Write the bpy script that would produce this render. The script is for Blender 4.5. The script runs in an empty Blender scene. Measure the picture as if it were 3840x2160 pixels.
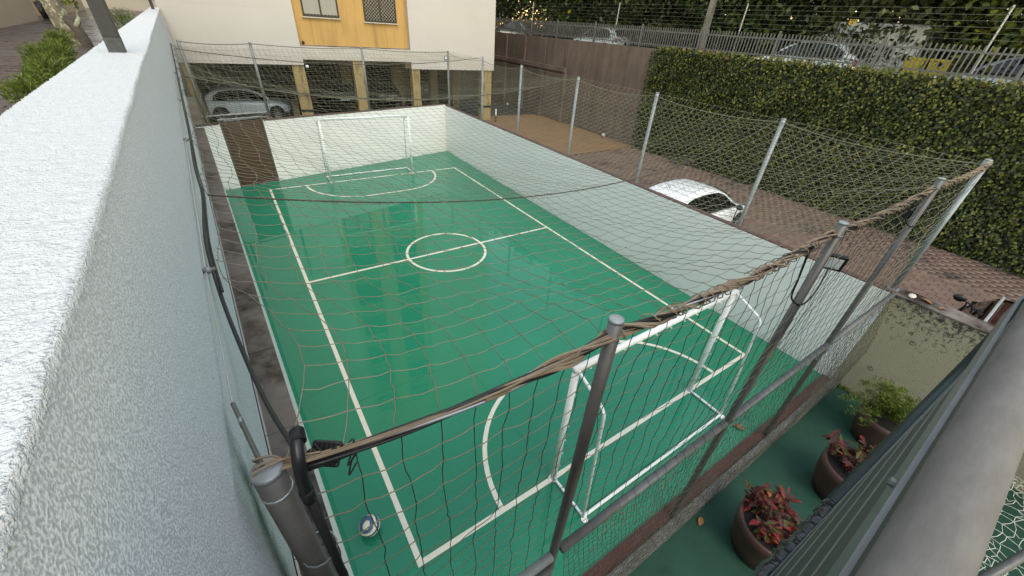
import bpy, math, random
import numpy as np
from mathutils import Vector, Matrix

R = math.radians
random.seed(7)
rng = np.random.default_rng(7)
scene = bpy.context.scene
col = scene.collection

# ------------------------------------------------------------------ camera
cam_data = bpy.data.cameras.new("camera")
cam = bpy.data.objects.new("camera", cam_data)
col.objects.link(cam)
cam.location = (-0.426, -1.962, 5.075)
cam.rotation_euler = (0.9734, -0.0608, -0.5825)
cam_data.sensor_width = 36.0
cam_data.lens = 1457.54 / 3840 * 36.0
cam_data.clip_start = 0.02
cam_data.clip_end = 2000
scene.camera = cam

# ------------------------------------------------------------------ world, sun, exposure
SUN_AZ = R(188)      # direction the light comes from, measured from +Y clockwise
SUN_EL = R(57)
world = bpy.data.worlds.new("World")
scene.world = world
world.use_nodes = True
wn = world.node_tree.nodes
wl = world.node_tree.links
sky = wn.new("ShaderNodeTexSky")
sky.sky_type = 'NISHITA'
sky.sun_disc = False
sky.sun_elevation = SUN_EL
sky.sun_rotation = SUN_AZ
sky.air_density = 1.6
sky.dust_density = 0.1
sky.ozone_density = 1.0
bg = wn["Background"]
bg.inputs[1].default_value = 0.15
hsv = wn.new("ShaderNodeHueSaturation")
hsv.inputs['Saturation'].default_value = 0.95
wl.new(sky.outputs[0], hsv.inputs['Color'])
wl.new(hsv.outputs[0], bg.inputs[0])
sl = bpy.data.lights.new("sun", 'SUN')
sl.energy = 0.5
sl.angle = R(24)
sl.color = (1.0, 0.96, 0.9)
sun = bpy.data.objects.new("sun", sl)
col.objects.link(sun)
sd = Vector((math.sin(SUN_AZ) * math.cos(SUN_EL), math.cos(SUN_AZ) * math.cos(SUN_EL), math.sin(SUN_EL)))
sun.rotation_euler = sd.to_track_quat('Z', 'Y').to_euler()
sun.location = (0, 0, 30)
scene.view_settings.view_transform = 'Standard'
scene.view_settings.look = 'None'
scene.view_settings.exposure = 1.66
scene.view_settings.gamma = 1.0
scene.view_settings.use_white_balance = True      # the camera's own balance for a blue-grey sky
scene.view_settings.white_balance_temperature = 9400
scene.view_settings.white_balance_tint = 10
scene.view_settings.use_curve_mapping = False
scene.render.engine = 'CYCLES'
scene.render.resolution_x = 1024
scene.render.resolution_y = 576


# ------------------------------------------------------------------ helpers
class MB:
    """collects shapes in world coordinates and links them as one mesh object"""

    def __init__(self):
        self.v = []
        self.f = []

    def box(self, x0, x1, y0, y1, z0, z1):
        return self.hexa([(x0, y0, z0), (x1, y0, z0), (x1, y1, z0), (x0, y1, z0),
                          (x0, y0, z1), (x1, y0, z1), (x1, y1, z1), (x0, y1, z1)])

    def hexa(self, p):
        b = len(self.v)
        self.v += [tuple(q) for q in p]
        self.f += [tuple(b + i for i in q) for q in
                   ((3, 2, 1, 0), (4, 5, 6, 7), (0, 1, 5, 4), (1, 2, 6, 5), (2, 3, 7, 6), (3, 0, 4, 7))]
        return self

    def obox(self, o, ax, ay, az):
        """box from corner o spanned by three vectors"""
        o, ax, ay, az = map(Vector, (o, ax, ay, az))
        return self.hexa([o, o + ax, o + ax + ay, o + ay, o + az, o + ax + az, o + ax + ay + az, o + ay + az])

    def bar(self, a, b, w, h, up=(0, 0, 1)):
        a, b = Vector(a), Vector(b)
        d = (b - a)
        s = d.cross(Vector(up)).normalized() * w
        u = s.cross(d).normalized() * h
        return self.obox(a - s / 2 - u / 2, d, s, u)

    def poly(self, pts):
        b = len(self.v)
        self.v += [tuple(p) for p in pts]
        self.f.append(tuple(range(b, b + len(pts))))
        return self

    def prism(self, pts, ext):
        """polygon pts (3d) extruded by vector ext"""
        b = len(self.v)
        n = len(pts)
        ext = Vector(ext)
        self.v += [tuple(p) for p in pts] + [tuple(Vector(p) + ext) for p in pts]
        self.f.append(tuple(range(b + n - 1, b - 1, -1)))
        self.f.append(tuple(range(b + n, b + 2 * n)))
        for i in range(n):
            j = (i + 1) % n
            self.f.append((b + i, b + j, b + n + j, b + n + i))
        return self

    def tube(self, pts, r, n=8, caps=True):
        pts = [Vector(p) for p in pts]
        m = len(pts)
        rs = r if isinstance(r, (list, tuple)) else [r] * m
        b = len(self.v)
        up = None
        for i, p in enumerate(pts):
            t = (pts[min(i + 1, m - 1)] - pts[max(i - 1, 0)])
            t = t.normalized() if t.length > 1e-9 else Vector((0, 0, 1))
            if up is None:
                up = t.orthogonal().normalized()
            else:
                up = up - t * up.dot(t)
                up = up.normalized() if up.length > 1e-6 else t.orthogonal().normalized()
            s = t.cross(up)
            for k in range(n):
                a = 2 * math.pi * k / n
                self.v.append(tuple(p + (up * math.cos(a) + s * math.sin(a)) * rs[i]))
        for i in range(m - 1):
            for k in range(n):
                k2 = (k + 1) % n
                self.f.append((b + i * n + k, b + i * n + k2, b + (i + 1) * n + k2, b + (i + 1) * n + k))
        if caps:
            self.f.append(tuple(b + k for k in range(n - 1, -1, -1)))
            self.f.append(tuple(b + (m - 1) * n + k for k in range(n)))
        return self

    def lathe(self, prof, c=(0, 0, 0), n=24, sx=1, sy=1, axis='z'):
        b = len(self.v)
        m = len(prof)
        for (r, z) in prof:
            for k in range(n):
                a = 2 * math.pi * k / n
                p = (r * math.cos(a) * sx, r * math.sin(a) * sy, z)
                if axis == 'y':
                    p = (p[0], p[2], p[1])
                elif axis == 'x':
                    p = (p[2], p[0], p[1])
                self.v.append((p[0] + c[0], p[1] + c[1], p[2] + c[2]))
        for i in range(m - 1):
            for k in range(n):
                k2 = (k + 1) % n
                self.f.append((b + i * n + k, b + i * n + k2, b + (i + 1) * n + k2, b + (i + 1) * n + k))
        return self

    def sphere(self, c, r, nu=16, nv=10, s=(1, 1, 1)):
        prof = [(r * math.sin(math.pi * i / nv) + 1e-5, -r * math.cos(math.pi * i / nv)) for i in range(nv + 1)]
        b = len(self.v)
        self.lathe(prof, (0, 0, 0), nu)
        for i in range(b, len(self.v)):
            p = self.v[i]
            self.v[i] = (p[0] * s[0] + c[0], p[1] * s[1] + c[1], p[2] * s[2] + c[2])
        return self

    def build(self, name, mat, parent=None, smooth=False, bevel=0.0):
        off = world_loc(parent)
        me = bpy.data.meshes.new(name)
        me.from_pydata([(p[0] - off[0], p[1] - off[1], p[2] - off[2]) for p in self.v], [], self.f)
        return finish(me, name, mat, parent, smooth, bevel)


def finish(me, name, mat, parent, smooth=False, bevel=0.0):
    me.update()
    if mat is not None:
        me.materials.append(mat)
    if smooth:
        me.polygons.foreach_set("use_smooth", [True] * len(me.polygons))
    o = bpy.data.objects.new(name, me)
    col.objects.link(o)
    if parent is not None:
        o.parent = parent
    if bevel:
        m = o.modifiers.new("bevel", 'BEVEL')
        m.width = bevel
        m.segments = 2
        m.limit_method = 'ANGLE'
    return o


def world_loc(o):
    p = Vector((0, 0, 0))
    while o is not None:
        p = p + o.location
        o = o.parent
    return p


def np_mesh(name, verts, quads, mat, parent=None, smooth=False, k=4):
    off = np.array(world_loc(parent))
    verts = np.asarray(verts, dtype=np.float64).reshape(-1, 3) - off
    quads = np.asarray(quads, dtype=np.int32).reshape(-1, k)
    me = bpy.data.meshes.new(name)
    me.vertices.add(len(verts))
    me.vertices.foreach_set("co", verts.ravel().astype(np.float32))
    me.loops.add(quads.size)
    me.loops.foreach_set("vertex_index", quads.ravel())
    me.polygons.add(len(quads))
    me.polygons.foreach_set("loop_start", np.arange(0, quads.size, k, dtype=np.int32))
    me.polygons.foreach_set("loop_total", np.full(len(quads), k, dtype=np.int32))
    me.update(calc_edges=True)
    me.validate()
    return finish(me, name, mat, parent, smooth)


def empty(name, loc=(0, 0, 0)):
    o = bpy.data.objects.new(name, None)
    o.empty_display_size = 0.1
    o.location = loc
    col.objects.link(o)
    return o


def tag(o, label=None, cat=None, group=None, kind=None):
    if label:
        o["label"] = label
    if cat:
        o["category"] = cat
    if group:
        o["group"] = group
    if kind:
        o["kind"] = kind
    return o


def smooth_path(ctrl, n=8):
    c_ = [Vector(p_) for p_ in ctrl]
    c_ = [c_[0]] + c_ + [c_[-1]]
    out = []
    for i in range(1, len(c_) - 2):
        p0, p1, p2, p3 = c_[i - 1:i + 3]
        for k in range(n):
            f = k / n
            out.append(.5 * ((2 * p1) + (p2 - p0) * f + (2 * p0 - 5 * p1 + 4 * p2 - p3) * f * f + (3 * p1 - p0 - 3 * p2 + p3) * f ** 3))
    out.append(c_[-2])
    return out


def copy_child(src, parent, loc, rot=None, scale=None):
    c = src.copy()
    col.objects.link(c)
    c.parent = parent
    c.location = loc
    if rot is not None:
        c.rotation_euler = rot
    if scale is not None:
        c.scale = scale
    return c


# ------------------------------------------------------------------ materials
def lin(r, g, b):
    f = lambda c: (c / 255 / 12.92) if c / 255 <= 0.04045 else ((c / 255 + 0.055) / 1.055) ** 2.4
    return (f(r), f(g), f(b))


def _mix(nt, fac, a, b, mode='MIX'):
    m = nt.nodes.new("ShaderNodeMix")
    m.data_type = 'RGBA'
    m.blend_type = mode
    for sock, val in ((m.inputs[0], fac), (m.inputs[6], a), (m.inputs[7], b)):
        if hasattr(val, 'links'):
            nt.links.new(val, sock)
        elif isinstance(val, (int, float)):
            sock.default_value = val
        else:
            sock.default_value = (*val[:3], 1)
    return m.outputs[2]


def _noise(nt, scale, detail=4, rough=0.6, vec=None, dist=0.0):
    n = nt.nodes.new("ShaderNodeTexNoise")
    n.inputs['Scale'].default_value = scale
    n.inputs['Detail'].default_value = detail
    n.inputs['Roughness'].default_value = rough
    n.inputs['Distortion'].default_value = dist
    if vec is not None:
        nt.links.new(vec, n.inputs['Vector'])
    return n.outputs['Fac']


def _ramp(nt, fac, a, b, ca=(0, 0, 0), cb=(1, 1, 1)):
    r = nt.nodes.new("ShaderNodeValToRGB")
    r.color_ramp.elements[0].position = a
    r.color_ramp.elements[1].position = b
    r.color_ramp.elements[0].color = (*ca, 1)
    r.color_ramp.elements[1].color = (*cb, 1)
    nt.links.new(fac, r.inputs[0])
    return r.outputs[0]


def _math(nt, op, a, b=0.0):
    m = nt.nodes.new("ShaderNodeMath")
    m.operation = op
    for s, v in ((m.inputs[0], a), (m.inputs[1], b)):
        if hasattr(v, 'links'):
            nt.links.new(v, s)
        else:
            s.default_value = v
    return m.outputs[0]


def _coords(nt, stretch=(1, 1, 1), space='Object'):
    tc = nt.nodes.new("ShaderNodeTexCoord")
    mp = nt.nodes.new("ShaderNodeMapping")
    mp.inputs['Scale'].default_value = stretch
    nt.links.new(tc.outputs[space], mp.inputs[0])
    return mp.outputs[0]


def _bump(nt, h, strength, dist=0.01):
    b = nt.nodes.new("ShaderNodeBump")
    b.inputs['Strength'].default_value = strength
    b.inputs['Distance'].default_value = dist
    nt.links.new(h, b.inputs['Height'])
    return b.outputs[0]


def new_mat(name):
    m = bpy.data.materials.new(name)
    m.use_nodes = True
    nt = m.node_tree
    return m, nt, nt.nodes["Principled BSDF"]


def mat(name, c1, c2=None, scale=3.0, rough=0.7, bump=0.0, bscale=60.0, bdist=0.01, metal=0.0, stretch=(1, 1, 1),
        dirt=None, dscale=1.5, dlo=0.5, dhi=0.75, spec=0.5, coat=0.0, island=0.0, rand=0.0, dstretch=None, rough2=None):
    m, nt, p = new_mat(name)
    v = _coords(nt, stretch)
    c = c1
    if c2 is not None:
        c = _mix(nt, _ramp(nt, _noise(nt, scale, 5, 0.65, v), 0.3, 0.7), c1, c2)
    if dirt is not None:
        dv = _coords(nt, dstretch) if dstretch else v
        c = _mix(nt, _ramp(nt, _noise(nt, dscale, 6, 0.7, dv), dlo, dhi), c if c2 is not None else (*c1, 1), dirt)
    if island or rand:
        if island:
            g = nt.nodes.new("ShaderNodeNewGeometry").outputs['Random Per Island']
        else:
            g = nt.nodes.new("ShaderNodeObjectInfo").outputs['Random']
        amt = island or rand
        h = nt.nodes.new("ShaderNodeHueSaturation")
        nt.links.new(_math(nt, 'MULTIPLY_ADD', g, amt), h.inputs['Value'])
        h.inputs['Value'].links[0].from_node.inputs[2].default_value = 1 - amt / 2
        if hasattr(c, 'links'):
            nt.links.new(c, h.inputs['Color'])
        else:
            h.inputs['Color'].default_value = (*c[:3], 1)
        c = h.outputs[0]
    if hasattr(c, 'links'):
        nt.links.new(c, p.inputs['Base Color'])
    else:
        p.inputs['Base Color'].default_value = (*c[:3], 1)
    p.inputs['Roughness'].default_value = rough
    if rough2 is not None:
        mr = nt.nodes.new("ShaderNodeMapRange")
        nt.links.new(_noise(nt, dscale * 2, 4, 0.6, v), mr.inputs[0])
        mr.inputs[1].default_value = 0.35
        mr.inputs[2].default_value = 0.65
        mr.inputs[3].default_value = rough
        mr.inputs[4].default_value = rough2
        nt.links.new(mr.outputs[0], p.inputs['Roughness'])
    p.inputs['Metallic'].default_value = metal
    p.inputs['Specular IOR Level'].default_value = spec
    p.inputs['Coat Weight'].default_value = coat
    p.inputs['Coat Roughness'].default_value = 0.05
    if bump:
        nt.links.new(_bump(nt, _noise(nt, bscale, 3, 0.6, v), bump, bdist), p.inputs['Normal'])
    return m


def leaf_mat(name, cols, rough=0.5, patch=None, trans=0.15):
    """foliage: each leaf picks a colour of its own"""
    m, nt, p = new_mat(name)
    g = nt.nodes.new("ShaderNodeNewGeometry").outputs['Random Per Island']
    r = nt.nodes.new("ShaderNodeValToRGB")
    r.color_ramp.interpolation = 'LINEAR'
    el = r.color_ramp.elements
    el[0].position = 0
    el[0].color = (*cols[0], 1)
    el[1].position = 1
    el[1].color = (*cols[-1], 1)
    for i in range(1, len(cols) - 1):
        e = el.new(i / (len(cols) - 1))
        e.color = (*cols[i], 1)
    nt.links.new(g, r.inputs[0])
    c = r.outputs[0]
    if patch:
        v = _coords(nt)
        c = _mix(nt, _ramp(nt, _noise(nt, patch[0], 3, 0.5, v), patch[1], patch[2]), c, patch[3], 'MIX')
    nt.links.new(c, p.inputs['Base Color'])
    p.inputs['Roughness'].default_value = rough
    p.inputs['Specular IOR Level'].default_value = 0.3
    tr = nt.nodes.new("ShaderNodeBsdfTranslucent")
    nt.links.new(c, tr.inputs[0])
    mx = nt.nodes.new("ShaderNodeMixShader")
    mx.inputs[0].default_value = trans
    nt.links.new(p.outputs[0], mx.inputs[1])
    nt.links.new(tr.outputs[0], mx.inputs[2])
    nt.links.new(mx.outputs[0], nt.nodes["Material Output"].inputs[0])
    return m


M = {}
# wet painted court: pigment with scuffs, a film of water that pools in places
m, nt, p = new_mat("court_paint")
v = _coords(nt)
c = _mix(nt, _ramp(nt, _noise(nt, 0.35, 3, 0.5, v), 0.35, 0.65), (0.0, 0.182, 0.102), (0.0, 0.205, 0.118))
c = _mix(nt, _math(nt, 'MULTIPLY', _ramp(nt, _noise(nt, 1.3, 8, 0.75, v, 0.6), 0.62, 0.72), 0.13), c, (0.05, 0.32, 0.23))
c = _mix(nt, _math(nt, 'MULTIPLY', _ramp(nt, _noise(nt, 5.0, 8, 0.8, v, 1.0), 0.66, 0.74), 0.22), c, (0.18, 0.40, 0.30))
br = nt.nodes.new("ShaderNodeTexBrick")
br.offset = 0.0
br.inputs['Scale'].default_value = 1.0
br.inputs['Brick Width'].default_value = 1.9
br.inputs['Row Height'].default_value = 2.6
br.inputs['Mortar Size'].default_value = 0.004
br.inputs['Color1'].default_value = (0, 0, 0, 1)
br.inputs['Color2'].default_value = (0, 0, 0, 1)
br.inputs['Mortar'].default_value = (1, 1, 1, 1)
nt.links.new(v, br.inputs['Vector'])
c = _mix(nt, _math(nt, 'MULTIPLY', br.outputs['Color'], _ramp(nt, _noise(nt, 3.0, 3, .6, v), .4, .6)), c, (0.002, 0.075, 0.038))
nt.links.new(c, p.inputs['Base Color'])
pud = _ramp(nt, _noise(nt, 0.28, 4, 0.55, v, 0.3), 0.36, 0.60)
mr = nt.nodes.new("ShaderNodeMapRange")
nt.links.new(pud, mr.inputs[0])
mr.inputs[3].default_value = 0.035
mr.inputs[4].default_value = 0.0
nt.links.new(mr.outputs[0], p.inputs['Roughness'])
p.inputs['Specular IOR Level'].default_value = 0.5
p.inputs['IOR'].default_value = 1.35
nt.links.new(_bump(nt, _noise(nt, 2.6, 2, 0.5, v), 0.04, 0.0012), p.inputs['Normal'])
M['court'] = m

M['line'] = mat("line_paint", (0.72, 0.665, 0.56), (0.65, 0.595, 0.49), 8, 0.3, dirt=(0.30, 0.40, 0.29), dscale=14, dlo=0.62, dhi=0.80)
M['apron'] = mat("shaded_apron_paint", (0.010, 0.050, 0.034), (0.013, 0.060, 0.041), 2.2, 0.7, 0.35, 90, 0.005, spec=0.25, dirt=(0.006, 0.030, 0.022), dscale=1.2, dlo=0.55, dhi=0.75)  # green darkened in place of shade from an unbuilt building behind the camera
M['wallpale'] = mat("pale_wall_paint", (0.82, 0.785, 0.755), (0.785, 0.75, 0.72), 0.8, 0.75, 0.12, 130, 0.004, dirt=(0.66, 0.66, 0.60), dscale=2.0, dlo=0.62, dhi=0.85)
m = M['wallpale']
nt = m.node_tree
p = nt.nodes["Principled BSDF"]
v = _coords(nt)
src = p.inputs['Base Color'].links[0].from_socket
vo = nt.nodes.new("ShaderNodeTexVoronoi")
vo.inputs['Scale'].default_value = 1.6
nt.links.new(v, vo.inputs['Vector'])
marks = _math(nt, 'MULTIPLY', _ramp(nt, vo.outputs['Distance'], 0.03, 0.075, (1, 1, 1), (0, 0, 0)), _ramp(nt, _noise(nt, 11, 4, .7, v), .50, .62))
c = _mix(nt, _math(nt, 'MULTIPLY', marks, .35), src, (0.42, 0.41, 0.37))
sx_ = nt.nodes.new("ShaderNodeSeparateXYZ")
nt.links.new(v, sx_.inputs[0])
lo = nt.nodes.new("ShaderNodeMapRange")
nt.links.new(sx_.outputs[2], lo.inputs[0])
lo.inputs[1].default_value = 0.20
lo.inputs[2].default_value = 0.0
splash = _math(nt, 'MULTIPLY', lo.outputs[0], _ramp(nt, _noise(nt, 5, 6, .75, v), .42, .66))
c = _mix(nt, _math(nt, 'MULTIPLY', splash, .55), c, (0.33, 0.42, 0.35))
drip = _ramp(nt, _noise(nt, 1.5, 5, .7, _coords(nt, (2.5, 2.5, .16))), .60, .78)
c = _mix(nt, _math(nt, 'MULTIPLY', drip, .22), c, (0.47, 0.45, 0.40))
nt.links.new(c, p.inputs['Base Color'])
M['coping'] = mat("red_brown_coping", (0.085, 0.045, 0.038), (0.13, 0.075, 0.06), 5, 0.9, 0.5, 70, 0.01, dirt=(0.03, 0.02, 0.018), dscale=4, dlo=0.5, dhi=0.7)
M['ledge'] = mat("stained_ledge", (0.23, 0.185, 0.16), (0.165, 0.135, 0.118), 4, 0.55, 0.25, 60, 0.006, dirt=(0.035, 0.022, 0.018), dscale=0.9, dlo=0.47, dhi=0.62, rough2=0.3)
M['dark'] = mat("dark_gap", (0.012, 0.012, 0.012), None, rough=0.9)
M['red'] = mat("red_band", (0.085, 0.022, 0.017), (0.065, 0.018, 0.014), 6, 0.8, 0.3, 60, 0.006, dirt=(0.05, 0.03, 0.025), dscale=7, dlo=0.6, dhi=0.8)
M['kerb'] = mat("wet_concrete_kerb", (0.17, 0.165, 0.155), (0.11, 0.105, 0.10), 8, 0.5, 0.4, 50, 0.008, dirt=(0.04, 0.04, 0.04), dscale=5, dlo=0.5, dhi=0.7)

# gritty plaster of the parapet
m, nt, p = new_mat("white_plaster")
v = _coords(nt)
p.inputs['Base Color'].default_value = (0.60, 0.59, 0.59, 1)
p.inputs['Roughness'].default_value = 0.6
h = _math(nt, 'ADD', _noise(nt, 42, 5, 0.62, v, 0.4), _math(nt, 'MULTIPLY', _noise(nt, 190, 2, 0.5, v), 0.5))
nt.links.new(_bump(nt, h, 0.9, 0.018), p.inputs['Normal'])
M['whiteplaster'] = m
m, nt, p = new_mat("grey_plaster")
v = _coords(nt)
n1 = _noise(nt, 210, 1.5, 0.5, v)
c = _mix(nt, _ramp(nt, n1, 0.42, 0.60), (0.50, 0.475, 0.49), (0.80, 0.765, 0.785))
c = _mix(nt, _math(nt, 'MULTIPLY', _ramp(nt, _noise(nt, 1.1, 4, 0.6, v), 0.4, 0.7), 0.35), c, (0.65, 0.62, 0.635))
sp0 = nt.nodes.new("ShaderNodeSeparateXYZ")
nt.links.new(v, sp0.inputs[0])
dy = _math(nt, 'ABSOLUTE', _math(nt, 'ADD', _math(nt, 'ADD', sp0.outputs[1], 7.36), _math(nt, 'MULTIPLY', sp0.outputs[2], -.55)))
st = _math(nt, 'SUBTRACT', _math(nt, 'MULTIPLY', _noise(nt, 9, 6, .7, v), .24), dy)
zf = nt.nodes.new("ShaderNodeMapRange")
nt.links.new(sp0.outputs[2], zf.inputs[0])
zf.inputs[1].default_value = .80
zf.inputs[2].default_value = .60
stain = _math(nt, 'MULTIPLY', _ramp(nt, st, 0.0, 0.14), zf.outputs[0])
c = _mix(nt, stain, c, (0.035, 0.028, 0.022))
c = _mix(nt, _math(nt, 'MULTIPLY', _ramp(nt, _noise(nt, 1.6, 6, .7, _coords(nt, (1, 3.5, .25))), .58, .78), .28), c, (0.34, 0.34, 0.32))
nt.links.new(c, p.inputs['Base Color'])
p.inputs['Roughness'].default_value = 0.55
nt.links.new(_bump(nt, n1, 0.5, 0.004), p.inputs['Normal'])
M['greyplaster'] = m

M['galv'] = mat("galvanised_steel", (0.27, 0.275, 0.275), (0.19, 0.195, 0.195), 9, 0.5, 0.08, 40, 0.004, metal=0.35, dirt=(0.09, 0.07, 0.055), dscale=4, dlo=0.58, dhi=0.78)
M['galvlight'] = mat("light_galvanised_steel", (0.31, 0.33, 0.335), (0.22, 0.235, 0.24), 7, 0.45, 0.06, 40, 0.004, metal=0.35, dirt=(0.12, 0.10, 0.08), dscale=5, dlo=0.62, dhi=0.8)
M['railgrey'] = mat("weathered_grey_pipe", (0.155, 0.15, 0.145), (0.11, 0.105, 0.10), 7, 0.5, 0.1, 50, 0.004, metal=0.2, dirt=(0.14, 0.10, 0.075), dscale=6, dlo=0.6, dhi=0.8)
M['darkpost'] = mat("weathered_dark_steel", (0.125, 0.12, 0.115), (0.085, 0.08, 0.075), 6, 0.45, 0.1, 50, 0.004, metal=0.25, dirt=(0.13, 0.085, 0.06), dscale=5, dlo=0.62, dhi=0.8)
M['black'] = mat("black_paint", (0.012, 0.012, 0.014), (0.02, 0.02, 0.022), 5, 0.45, dirt=(0.05, 0.055, 0.06), dscale=9, dlo=0.66, dhi=0.72)
M['blackplastic'] = mat("black_plastic", (0.012, 0.012, 0.013), None, rough=0.4)
M['glasslens'] = mat("floodlight_lens", (0.75, 0.77, 0.77), None, rough=0.2)
M['white'] = mat("white_gloss_paint", (0.86, 0.86, 0.85), (0.80, 0.80, 0.79), 4, 0.28, dirt=(0.5, 0.48, 0.44), dscale=9, dlo=0.72, dhi=0.85)
M['rope'] = mat("net_twine", (0.23, 0.21, 0.145), (0.165, 0.148, 0.10), 3, 0.85)
M['ropedark'] = mat("dark_net_twine", (0.032, 0.034, 0.026), (0.08, 0.075, 0.055), 2.5, 0.85)
M['ropetan'] = mat("tan_cord", (0.27, 0.20, 0.135), (0.15, 0.105, 0.07), 6, 0.85, island=0.6)
M['cable'] = mat("black_cable", (0.015, 0.014, 0.014), None, rough=0.5)
M['cablebrown'] = mat("weathered_seam_rope", (0.075, 0.055, 0.038), (0.05, 0.036, 0.025), 6, 0.8)
M['doorbrown'] = mat("brown_door", (0.10, 0.045, 0.027), (0.066, 0.031, 0.020), 3, 0.5, 0.15, 30, 0.006, dirt=(0.09, 0.05, 0.035), dscale=2.5, dlo=0.55, dhi=0.75, stretch=(1, 1, 2.5))
M['bwhite'] = mat("white_render", (0.56, 0.515, 0.475), (0.53, 0.485, 0.445), 0.9, 0.85, 0.1, 60, 0.004)
M['bbeam'] = mat("stained_white_beam", (0.56, 0.515, 0.455), (0.51, 0.46, 0.395), 1.2, 0.85, 0.1, 60, 0.004, dirt=(0.38, 0.27, 0.19), dscale=1.6, dlo=0.55, dhi=0.8, dstretch=(2.2, 2.2, 0.25))
M['yellow'] = mat("ochre_render", (0.56, 0.325, 0.115), (0.51, 0.295, 0.105), 0.8, 0.85, 0.1, 60, 0.004, dirt=(0.33, 0.18, 0.06), dscale=1.1, dlo=0.50, dhi=0.74, dstretch=(3.0, 3.0, 0.22))
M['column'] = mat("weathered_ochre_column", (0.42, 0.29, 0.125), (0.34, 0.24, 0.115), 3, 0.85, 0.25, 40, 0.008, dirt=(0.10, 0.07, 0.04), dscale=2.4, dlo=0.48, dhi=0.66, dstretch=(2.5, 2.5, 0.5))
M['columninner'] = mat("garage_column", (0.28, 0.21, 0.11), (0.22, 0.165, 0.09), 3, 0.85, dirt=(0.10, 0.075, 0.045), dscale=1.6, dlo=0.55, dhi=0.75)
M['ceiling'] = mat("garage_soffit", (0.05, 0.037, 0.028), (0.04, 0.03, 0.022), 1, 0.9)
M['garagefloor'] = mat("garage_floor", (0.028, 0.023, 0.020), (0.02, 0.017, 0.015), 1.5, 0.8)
M['winframe'] = mat("black_window_frame", (0.010, 0.009, 0.009), None, rough=0.35)
M['glass'] = mat("dark_window_glass", (0.010, 0.011, 0.012), None, rough=0.08, spec=0.2)
M['curtain'] = mat("pale_window_curtain", (0.38, 0.37, 0.33), (0.33, 0.32, 0.28), 3, 0.35, stretch=(6, 6, 0.4))
M['grille'] = mat("window_grille_wire", (0.36, 0.35, 0.32), None, rough=0.5)
M['grilledark'] = mat("dark_balcony_grille", (0.03, 0.03, 0.03), None, rough=0.5)

# board-marked retaining wall with rain streaks
m, nt, p = new_mat("brown_concrete")
v = _coords(nt)
vs = _coords(nt, (1.7, 1.7, 0.25))
c = _mix(nt, _ramp(nt, _noise(nt, 0.9, 5, 0.6, v), 0.3, 0.7), (0.125, 0.086, 0.068), (0.18, 0.125, 0.098))
c = _mix(nt, _math(nt, 'MULTIPLY', _ramp(nt, _noise(nt, 1.0, 6, 0.75, vs), 0.42, 0.74), 0.7), c, (0.052, 0.033, 0.025))
c = _mix(nt, _math(nt, 'MULTIPLY', _ramp(nt, _noise(nt, 1.6, 4, 0.6, vs), 0.58, 0.76), 0.5), c, (0.20, 0.145, 0.12))
nt.links.new(c, p.inputs['Base Color'])
p.inputs['Roughness'].default_value = 0.9
nt.links.new(_bump(nt, _noise(nt, 40, 4, 0.6, v), 0.3, 0.01), p.inputs['Normal'])
M['brownwall'] = m
# olive roughcast with mould at the top
m, nt, p = new_mat("olive_roughcast")
v = _coords(nt)
n1 = _noise(nt, 75, 3, 0.55, v)
c = _mix(nt, _ramp(nt, n1, 0.35, 0.7), (0.27, 0.225, 0.15), (0.47, 0.405, 0.29))
c = _mix(nt, _math(nt, 'MULTIPLY', _ramp(nt, _noise(nt, 1.2, 4, 0.6, v), 0.5, 0.75), 0.35), c, (0.34, 0.295, 0.17))
sep = nt.nodes.new("ShaderNodeSeparateXYZ")
nt.links.new(v, sep.inputs[0])
hz = nt.nodes.new("ShaderNodeMapRange")
nt.links.new(sep.outputs[2], hz.inputs[0])
hz.inputs[1].default_value = 1.1
hz.inputs[2].default_value = 1.95
mould = _math(nt, 'MULTIPLY', _ramp(nt, _math(nt, 'ADD', _noise(nt, 14, 8, 0.8, v, 0.3), _math(nt, 'MULTIPLY', hz.outputs[0], 0.16)), 0.60, 0.69), 0.92)
c = _mix(nt, mould, c, (0.018, 0.015, 0.011))
nt.links.new(c, p.inputs['Base Color'])
p.inputs['Roughness'].default_value = 0.9
nt.links.new(_bump(nt, n1, 1.0, 0.016), p.inputs['Normal'])
M['olive'] = m

M['paver'] = mat("brown_paver", (0.185, 0.115, 0.09), (0.15, 0.094, 0.074), 4, 0.7, 0.3, 60, 0.006, rand=0.30, dirt=(0.055, 0.036, 0.032), dscale=0.9, dlo=0.58, dhi=0.72)
M['paverstuff'] = mat("brown_paver_field", (0.185, 0.115, 0.09), (0.15, 0.094, 0.074), 4, 0.7, 0.3, 60, 0.006, island=0.30, dirt=(0.050, 0.032, 0.029), dscale=0.7, dlo=0.54, dhi=0.66)
M['driveway'] = mat("driveway_bed", (0.04, 0.028, 0.025), (0.05, 0.034, 0.03), 3, 0.85)
M['orange'] = mat("orange_yard", (0.225, 0.125, 0.060), (0.185, 0.10, 0.05), 1.2, 0.75, 0.15, 40, 0.004, dirt=(0.13, 0.075, 0.045), dscale=0.9, dlo=0.52, dhi=0.75)
M['ground'] = mat("bare_ground", (0.09, 0.075, 0.06), (0.07, 0.06, 0.05), 0.4, 0.9)
M['street'] = mat("street_asphalt", (0.05, 0.048, 0.047), (0.06, 0.057, 0.055), 1, 0.85)
M['terrace'] = mat("wet_terrace_paving", (0.075, 0.055, 0.055), (0.065, 0.048, 0.048), 1.2, 0.38, 0.12, 30, 0.006, stretch=(1, 5, 1), rough2=0.12, dscale=0.5)
M['terracebrick'] = mat("wet_terrace_brick", (0.105, 0.078, 0.078), (0.085, 0.062, 0.062), 2, 0.42, 0.2, 40, 0.006, island=0.12, rough2=0.15, dscale=0.3)
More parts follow.
